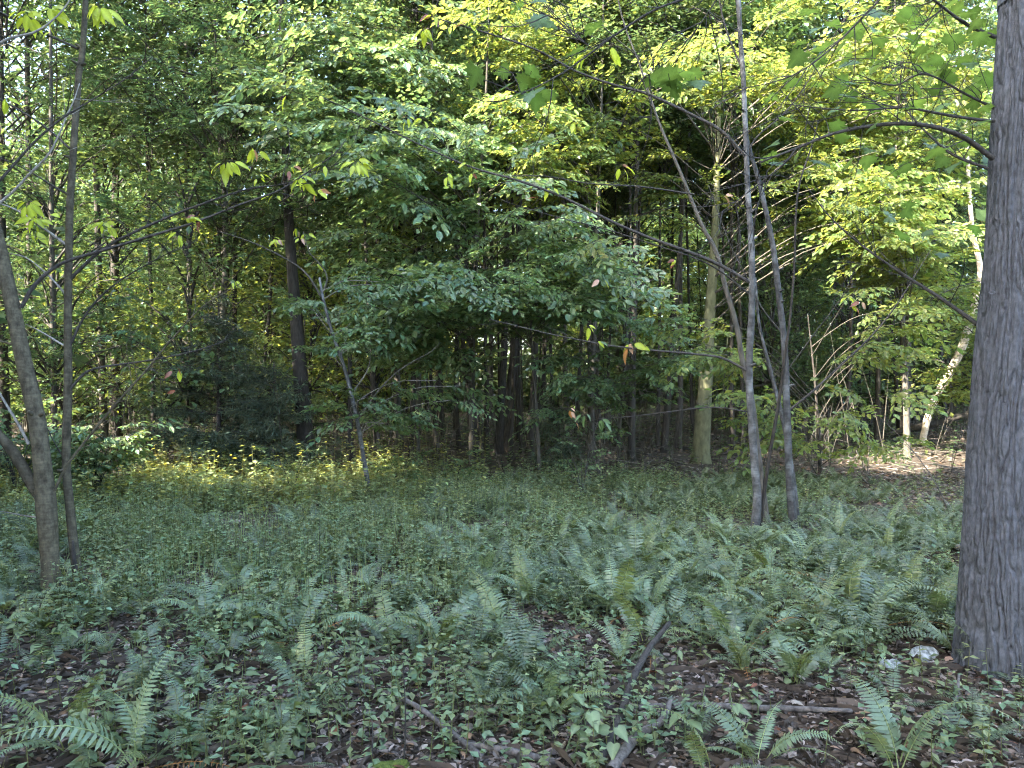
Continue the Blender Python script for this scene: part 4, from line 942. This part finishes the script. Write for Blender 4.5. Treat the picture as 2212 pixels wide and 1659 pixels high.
# herbs
def herbs(name, label, pts, hfun, lf, mat, per, tm=DIAM, tint_v=.38):
    acc = Acc(); n = len(pts); h = hfun(pts[:, 0], pts[:, 1])*U(.55, 1.2, n)
    z0 = gz(pts[:, 0], pts[:, 1]); lean = rng.normal(0, .13, (n, 2))
    b = np.repeat(tints(n, tint_v, .11), per, 0)
    f = np.tile((np.arange(per)+.7)/per, n)+U(-.08, .08, n*per); f = np.clip(f, .1, 1.05)
    I = np.repeat(np.arange(n), per)
    p = np.stack([pts[I, 0]+lean[I, 0]*h[I]*f, pts[I, 1]+lean[I, 1]*h[I]*f, z0[I]+h[I]*f], 1)
    a_ = U(0, 6.283, n*per); dv = np.stack([np.cos(a_), np.sin(a_), U(-.45, .35, n*per)], 1)
    leaves(acc, p, dv, jit_n(n*per, .35), lf*U(.6, 1.3, n*per)*(1.1-.45*f), tm, 1.0, b*tints(n*per, .12, .06))
    # stems as thin upright blades
    s = unit(rng.normal(0, 1, (n, 3))*np.array([1, 1, 0])); B = np.stack([pts[:, 0], pts[:, 1], z0-.02], 1); Tt = B+np.stack([lean[:, 0]*h, lean[:, 1]*h, h*1.02], 1)
    w = .0028
    V = np.stack([B-s*w, B+s*w, Tt+s*w*.4, Tt-s*w*.4], 1).reshape(-1, 3)
    acc.add(V, (np.arange(n)*4)[:, None]+np.arange(4)[None], np.tile([.7, .6, .5], (len(V), 1)))
    return tag(link(name, acc.mesh(name, [mat])), label, 'weeds', None, 'stuff')
def hd(x, y):
    d = np.where(x/y < .12, 1.0, .55)*(1-.75*bare(x, y)); d = np.where(y < 5, d*.62, d)*(.12+.88*(vnoise(x*1.7, y*1.7, 0, 64) > .48))
    return d*(1-.6*right_open(x, y))*np.where(y > 11.0, np.clip((12.4-y)/1.4, 0, 1), 1)
pts = scatter_ground(12500, 2.9, 12.4, -.80, .74, hd)
herbs('low_herbs', 'low green herbs and seedlings between the ferns', pts, lambda x, y: np.where(x/y < -.05, .26, .17)+.10*vnoise(x, y, 0, 71), .055, M_herb, 9)
pts = scatter_ground(1250, 7.8, 12.3, -.74, .0, lambda x, y: np.clip((y-7.8)/2.2, 0, 1)*np.clip(-x/y/.22, 0, 1)*(.25+.75*(vnoise(x*1.1, y*1.1, 0, 81) > .45)))
herbs('tall_yellowing_weeds', 'tall yellowing weeds along the far left edge of the clearing', pts, lambda x, y: .24+.75*vnoise(x*1.8, y*1.8, 0, 72)**1.3, .10, M_herby, 10)
pts = scatter_ground(700, 9.0, 12.0, -.30, .22, lambda x, y: .4+0*x)
herbs('scattered_tall_weeds', 'scattered knee-high weeds along the middle edge of the clearing', pts, lambda x, y: .40+0*x, .07, M_herb, 10)
# thin grass on the left
pts = scatter_ground(2600, 5.2, 10.5, -.62, .18, lambda x, y: .15+.85*(vnoise(x*.8, y*.8, 0, 91) > .5))
acc = Acc(); n = len(pts); a_ = U(0, 6.28, n)
dv = np.stack([np.cos(a_)*U(.1, .6, n), np.sin(a_)*U(.1, .6, n), np.ones(n)], 1)
nr = np.stack([np.cos(a_), np.sin(a_), -.3*np.ones(n)], 1)
leaves(acc, np.stack([pts[:, 0], pts[:, 1], gz(pts[:, 0], pts[:, 1])], 1), dv, nr, U(.16, .40, n), BLADE, U(.012, .022, n), tints(n))
tag(link('thin_grass', acc.mesh('thin_grass', [M_grass])), 'thin grass blades standing among the herbs at left', 'grass', None, 'stuff')
# leaf litter
def litter_t(n):
    pal = np.array([[.9, .9, .92], [1.3, 1.2, 1.12], [.40, .38, .37], [1.7, 1.65, 1.65], [1.15, .85, .65], [.5, .48, .47], [2.4, 2.35, 2.4]])
    return pal[rng.choice(7, n, p=[.25, .18, .2, .10, .12, .10, .05])]*U(.75, 1.25, n)[:, None]
def litter(acc, pts, L0, L1, tm):
    n = len(pts); a_ = U(0, 6.28, n); dv = np.stack([np.cos(a_), np.sin(a_), U(-.25, .25, n)], 1)
    leaves(acc, np.stack([pts[:, 0], pts[:, 1], gz(pts[:, 0], pts[:, 1])+U(.004, .03, n)], 1), dv, jit_n(n, .85), U(L0, L1, n), tm, U(.7, 1.2, n), litter_t(n))
acc = Acc()
litter(acc, scatter_ground(11000, 2.6, 6.5, -.8, .8, lambda x, y: .5+.5*bare(x, y)), .022, .058, CURL)
litter(acc, scatter_ground(13000, 2.6, 6.5, -.8, .8, lambda x, y: .5+.5*bare(x, y)), .03, .075, SLIM)
litter(acc, scatter_ground(30000, 2.6, 6.0, -.8, .8, lambda x, y: .4+.6*bare(x, y)), .010, .032, DIAM)
litter(acc, scatter_ground(9000, 6.5, 13, -.8, .8, lambda x, y: .3+.7*right_open(x, y)), .05, .10, DIAM)
litter(acc, scatter_ground(14000, 11, 30, -.8, .8, lambda x, y: .35+.65*(x > 1)), .07, .15, DIAM)
n = 9000; pts = scatter_ground(n, 2.6, 7, -.8, .8, lambda x, y: .4+.6*bare(x, y)); a_ = U(0, 6.28, n)
leaves(acc, np.stack([pts[:, 0], pts[:, 1], gz(pts[:, 0], pts[:, 1])+U(.008, .03, n)], 1), np.stack([np.cos(a_), np.sin(a_), U(-.15, .15, n)], 1), jit_n(n, .5), U(.08, .3, n), SLIM, .10, np.tile([.6, .55, .5], (n, 1))*U(.5, 1.5, n)[:, None])
tag(link('leaf_litter', acc.mesh('leaf_litter', [M_litt])), 'brown and grey leaf litter with twigs on the forest floor', 'leaf litter', None, 'stuff')

# brush of bare stems and low leaves on the shaded floor of the wood
acc = Acc(); pts = scatter_ground(520, 12.0, 26, -.75, .75, lambda x, y: .3+.7*(vnoise(x*.5, y*.5, 0, 95) > .45))
for k, (x, y) in enumerate(pts):
    z = float(gz(x, y)); h = U(.5, 2.6); l = rng.normal(0, .22, 2)*h; r = U(.004, .012)
    tube(acc, [(x, y, z-.03), (x+l[0]*.4, y+l[1]*.4, z+h*.5), (x+l[0], y+l[1], z+h)], [r, r*.7, .002], n=6, sides=4, wob=.12, seed=k, cap=False, T=[U(.6, 1.6)]*3)
pts = scatter_ground(420, 11.5, 26, -.75, .75, lambda x, y: .5+0*x)
for k, (x, y) in enumerate(pts):
    z = float(gz(x, y)); a_ = U(0, 6.28); L = U(.4, 2.0); r = U(.005, .018); e = np.array([math.cos(a_)*L, math.sin(a_)*L, U(.02, .35)])
    tube(acc, [np.array([x, y, z+.01]), np.array([x, y, z+.04])+e*.5, np.array([x, y, z+.01])+e], [r, r*.8, r*.4], n=5, sides=4, wob=.1, seed=k, cap=False, T=[U(.6, 2.4)]*3)
tag(link('brushwood', acc.mesh('brushwood', [M_b_mid])), 'tangle of bare stems and fallen sticks on the shaded floor of the wood', 'brushwood', None, 'stuff')
pts = scatter_ground(3000, 12.2, 32, -.75, .75, lambda x, y: (.15+.85*(vnoise(x*.45, y*.45, 0, 96) > .5))*np.clip((y-11)/8, .2, 1))
herbs('woodland_undergrowth', 'low leafy undergrowth on the floor of the wood behind the trunks', pts, lambda x, y: .25+.55*vnoise(x, y, 0, 73)+np.clip(y-18, 0, 10)*.04, .11, M_far, 9)

# ------------------------------------------------------------------ single things on the ground
def on_ground(px, py, dz=0.0):
    x, y = ground_xy(px, py); return np.array([x, y, float(gz(x, y))+dz])
def stick(name, label, pts, radii, mat, n=30, wob=.03, stubs=(), lift=None):
    P = [np.array(p, float) for p in pts]; rt = root_at(name, P[0], label, 'branch')
    acc = Acc(); nz = lambda th, s: .12*np.mean(radii)*(vnoise(np.cos(th)*2, np.sin(th)*2, s*14, 7)-.5)*2
    Q, t = tube(acc, [local(rt, p) for p in P], radii, n=n, sides=10, wob=wob, seed=len(label), disp=nz)
    link('stem', acc.mesh('stem', [mat]), rt)
    for (f, dv, L) in stubs:
        acc = Acc(); q = Q[int(f*(n-1))]; e = q+np.array(dv)*L
        tube(acc, [q, (q+e)/2+np.array([0, 0, .02]), e], [radii[0]*.5, radii[0]*.4, radii[0]*.2], n=8, sides=6); link('side_twig', acc.mesh('side_twig', [mat]), rt)
    return rt
g0, g1 = on_ground(1290, 1680), on_ground(1420, 1420)
Pm = D(1446, 1345, 4.05)
stick('propped_dark_stick', 'dark curved stick propped up among ferns, middle right foreground', [g0+np.array([0, 0, .03]), D(1335, 1560, 3.36), D(1365, 1475, 3.60), D(1400, 1405, 3.85), Pm], [.016, .019, .018, .016, .013], M_b_dark, wob=.02)
stick('fallen_grey_pole', 'long straight grey pole lying on the litter below the largest fern', [on_ground(1380, 1548, .03), on_ground(1500, 1552, .05), on_ground(1650, 1560, .05), on_ground(1840, 1566, .04)], [.013, .016, .015, .012], M_stick, stubs=((.18, (-.5, -.7, .45), .22),))
stick('fallen_grey_branch', 'thin curved grey branch lying at the bottom left of centre', [on_ground(705, 1470, .06), on_ground(790, 1520, .08), on_ground(900, 1562, .06), on_ground(985, 1612, .03), on_ground(1040, 1650, .02)], [.008, .010, .012, .014, .015], M_stick)
stick('thin_dark_twig', 'thin dark twig arched over bare ground in the middle', [on_ground(1010, 1458, .03), on_ground(1060, 1466, .06), on_ground(1120, 1452, .05), on_ground(1160, 1436, .04)], [.006, .008, .008, .005], M_b_mid)
stick('short_thick_log', 'short thick greyish log end at the bottom edge below the propped stick', [on_ground(1320, 1690, .03), on_ground(1380, 1620, .05), on_ground(1430, 1585, .05), on_ground(1450, 1560, .10)], [.024, .021, .017, .012], M_stick)
stick('root_like_branch', 'two brown branches lying against the left foot of the big grey tree', [on_ground(1985, 1350, .03), on_ground(2030, 1335, .06), on_ground(2085, 1315, .10)], [.012, .016, .018], M_b_mid, stubs=((.3, (.9, .35, .25), .35),))
stick('pale_split_stick', 'pale grey split stick lying at the bottom by the rotten stump', [on_ground(1010, 1628, .03), on_ground(1100, 1648, .04), on_ground(1200, 1668, .03)], [.010, .016, .013], M_stick)
stick('small_grey_stick', 'short grey stick pointing up at lower right below the big tree', [on_ground(2045, 1570, .01), on_ground(2060, 1545, .03), on_ground(2072, 1505, .10)], [.012, .010, .007], M_stick)
stick('fallen_log', 'dark fallen trunk lying on the slope behind the leaning pale tree', [D(1560, 985, 18.5), D(1750, 965, 18.5), D(1950, 930, 18.5), D(2110, 890, 18.5)], [.06, .08, .09, .08], M_b_dark, wob=.1)
stick('dead_leaning_branch', 'thin dead branch leaning over the sunlit litter left of the big tree', [on_ground(2062, 1130), D(2020, 1040, 8.6), D(1960, 960, 9.2), D(1900, 900, 9.6)], [.010, .008, .005, .003], M_b_mid, stubs=((.6, (-.6, .2, .5), .4),))
# upright thin dark stalks in the foreground
for (px, py, top, lab) in ((870, 1660, 1440, 'thin dark upright stalk at the bottom left of centre'), (802, 1665, 1560, 'short thin dark stalk left of the moss patch'), (690, 1240, 1120, 'thin dark upright stalk in the herbs below the slanting sapling')):
    x, y = ground_xy(px, py); rt = root_at('dead_stalk', (x, y, float(gz(x, y))), lab, 'stalk')
    h = (py-top)/FOC*y; acc = Acc(); tube(acc, [(0, 0, -.02), (.01, 0, h*.5), (.0, .01, h)], [.0045, .0035, .002], n=8, sides=5, wob=.03, seed=px); link('stem', acc.mesh('stem', [M_twig]), rt)
# stones
def stone(name, label, px, py, sx, sy, sz, mat, seed, cat='stone'):
    x, y = ground_xy(px, py); nu, nv = 28, 18
    th = np.linspace(0, 2*np.pi, nu, endpoint=False); ph = np.linspace(0.02, np.pi-.02, nv)
    T, Pp = np.meshgrid(th, ph); d = np.stack([np.cos(T)*np.sin(Pp), np.sin(T)*np.sin(Pp), np.cos(Pp)], -1)
    rr = .70+.55*vnoise(d[..., 0]*1.6+5, d[..., 1]*1.6+5, d[..., 2]*1.6+5, seed)+.16*vnoise(d[..., 0]*5+5, d[..., 1]*5, d[..., 2]*5, seed+1)
    V = d*rr[..., None]; V = np.sign(V)*np.abs(V)**.85*np.array([sx, sy, sz])
    V = V.reshape(-1, 3); i = np.arange(nv-1)[:, None]*nu; j = np.arange(nu)[None]; j2 = (j+1) % nu
    acc = Acc(); acc.add(V, [np.stack([i+j, i+nu+j, i+nu+j2, i+j2], -1).reshape(-1, 4), np.arange(nu)[None], (np.arange(nu)[::-1]+(nv-1)*nu)[None]], smooth=seed % 2 == 0)
    o = link(name, acc.mesh(name, [mat])); o.location = (x, y, float(gz(x, y))+sz*.25); o.rotation_euler = (U(-.1, .1), U(-.1, .1), U(0, 1)); return tag(o, label, cat)
stone('pale_stone', 'larger pale lichen-spotted stone by the foot of the big grey tree', 1995, 1428, .090, .062, .056, M_stone, 11)
stone('pale_stone', 'smaller pale rounded stone left of the larger lichen-spotted one', 1926, 1452, .055, .05, .042, M_stone, 13)
stone('moss_cushion', 'low yellow-green moss cushion at the bottom edge left of centre', 838, 1672, .085, .06, .028, M_moss, 16, 'moss')
# rotten stump
x, y = ground_xy(1170, 1650); rt = root_at('rotten_wood_chunk', (x, y, float(gz(x, y))), 'crumbling pale rotten wood chunk at the bottom edge', 'wood')
for k, (dx, dy, L, r, a_, e_) in enumerate(((0, 0, .15, .026, .7, .30), (.05, -.01, .13, .018, 2.4, .22), (-.02, .04, .22, .014, .3, .10), (.10, .02, .22, .012, -.2, .06))):
    acc = Acc(); d_ = np.array([math.cos(a_)*math.cos(e_), math.sin(a_)*math.cos(e_), math.sin(e_)])
    p0 = np.array([dx, dy, -.01])
    tube(acc, [p0, p0+d_*L*.5, p0+d_*L], [r, r*1.05, r*.25], n=22, sides=14, wob=.02, seed=k, disp=lambda th, s, r=r: r*.75*(vnoise(np.cos(th)*2.2, np.sin(th)*2.2, s*10, 3)-.5)+r*.35*(vnoise(np.cos(th)*6, np.sin(th)*6, s*60, 4)-.5))
    link('splinter', acc.mesh('splinter', [M_rot]), rt)
# heart-leaved seedlings in the foreground
def seedling(px, py, n, H, Lf, label, kind='heart', mat=M_herb, group=None, name='broadleaf_seedling'):
    x, y = ground_xy(px, py); rt = root_at(name, (x, y, float(gz(x, y))), label, 'seedling', group)
    acc = Acc(); lean = rng.normal(0, .18, 2)
    Q, t = tube(acc, [(0, 0, -.02), (lean[0]*H*.4, lean[1]*H*.4, H*.5), (lean[0]*H, lean[1]*H, H)], [.004, .0032, .002], n=8, sides=4, cap=False)
    link('stem', acc.mesh('stem', [M_herb]), rt); a0 = U(0, 6.28)
    for k in range(n):
        a_ = a0+k*2.4; f = int(round(3+4*(k+1)/n)); q = Q[min(f, 7)]
        dv = np.array([math.cos(a_), math.sin(a_), U(-.45, .1)]); m = mat
        place('leaf', leafmesh(kind, m), rt, q+unit(dv)*Lf*.28, dv, Lf*U(.7, 1.15), U(-.4, .4))
for (px, py, n_, H, Lf, lab) in ((1330, 1660, 5, .20, .085, 'heart-leaved seedling with the largest leaves, at the bottom beside the propped stick'), (1215, 1640, 6, .22, .07, 'heart-leaved seedling at the bottom left of the propped stick'), (1270, 1590, 6, .22, .07, 'leafy seedling left of the propped stick, above the largest heart leaves'), (1190, 1590, 5, .2, .055, 'small leafy seedling between fern and heart-leaved seedlings'), (1480, 1625, 5, .2, .08, 'broad-leaved seedling right of the propped stick'), (520, 1560, 4, .24, .07, 'seedling with a bright leaf above the left litter patch'), (420, 1550, 5, .2, .06, 'seedling left of the left litter patch'), (1020, 1520, 5, .15, .055, 'small seedling right of the curved grey branch'), (880, 1500, 4, .2, .06, 'seedling above the curved grey branch'), (2130, 1600, 4, .08, .05, 'low round-leaved seedling at the bottom right corner'), (2010, 1640, 4, .1, .05, 'low seedling below the upright fern fronds at bottom right'), (1900, 1430, 4, .12, .06, 'seedling beside the smaller pale stone'), (1980, 1470, 3, .12, .07, 'long-leaved seedling in front of the larger pale stone'), (80, 1480, 5, .25, .07, 'leafy seedling near the left edge below the forked tree'), (300, 1480, 5, .25, .06, 'leafy seedling below the slim brown tree'), (150, 1420, 5, .25, .06, 'leafy seedling at the foot of the forked tree')):
    seedling(px, py, n_, H, Lf, lab)
k = 0
while k < 110:
    px, py = U(-20, 2060), U(1300, 1660); x, y = ground_xy(px, py)
    if float(bare(x, y)) > .55 and U(0, 1) < .6: continue
    if 1280 < px < 1460 and py > 1400: continue
    seedling(px, py, int(U(3, 7)), U(.08, .26), U(.035, .065), 'small broad-leaved seedling among ferns '+[n_ for a_, n_ in FLAND if a_ <= px][-1], ['heart', 'ovate'][k % 2], M_herb, 'small seedlings among the foreground ferns'); k += 1
# fallen leaves picked out singly
def flat_leaf(px, py, L, mat, kind, label=None, group=None, stand=.2):
    x, y = ground_xy(px, py); a_ = U(0, 6.28)
    o = place('fallen_leaf', leafmesh(kind, mat), None, (x, y, float(gz(x, y))+U(.02, .04)), (math.cos(a_), math.sin(a_), U(-stand, stand)), L, U(-.5, .5))
    tag(o, label, 'leaf', group)
flat_leaf(2134, 1530, .06, leafmat('leaf_clear_yellow', (.65, .55, .08), tr=.2), 'ovate', 'bright yellow fallen leaf at the lower right below the big tree')
M_tanl = leafmat('leaf_tan_curled', (.42, .25, .17), tr=.2)
flat_leaf(1530, 1360, .11, M_tanl, 'maple', 'large curled pink-brown dead leaf on the ferns right of the propped stick')
flat_leaf(1865, 1580, .12, M_tanl, 'maple', 'tan dead leaf lying behind the upright fern fronds at bottom right')
flat_leaf(2030, 1487, .09, M_pink, 'maple', 'pale tan dead leaf on dark litter below the larger pale stone')
flat_leaf(1600, 1320, .09, M_redb, 'maple', 'red-brown dead leaf on the broad fern clump')
M_l1 = leafmat('leaf_dead_brown', (.17, .10, .06), tr=.1); M_l2 = leafmat('leaf_dead_grey', (.27, .23, .20), tr=.1)
for k in range(130):
    while True:
        px, py = U(0, 2200), U(1330, 1655); x, y = ground_xy(px, py)
        if float(bare(x, y)) > .25 or U(0, 1) < .12: break
    flat_leaf(px, py, U(.035, .075), [M_l1, M_l2, M_redb, M_pink, M_l1, M_l2][int(rng.integers(6))], ['ovate', 'maple', 'ovate'][k % 3], 'curled brown dead leaf lying on the bare litter of the foreground', 'dead leaves on the bare litter')
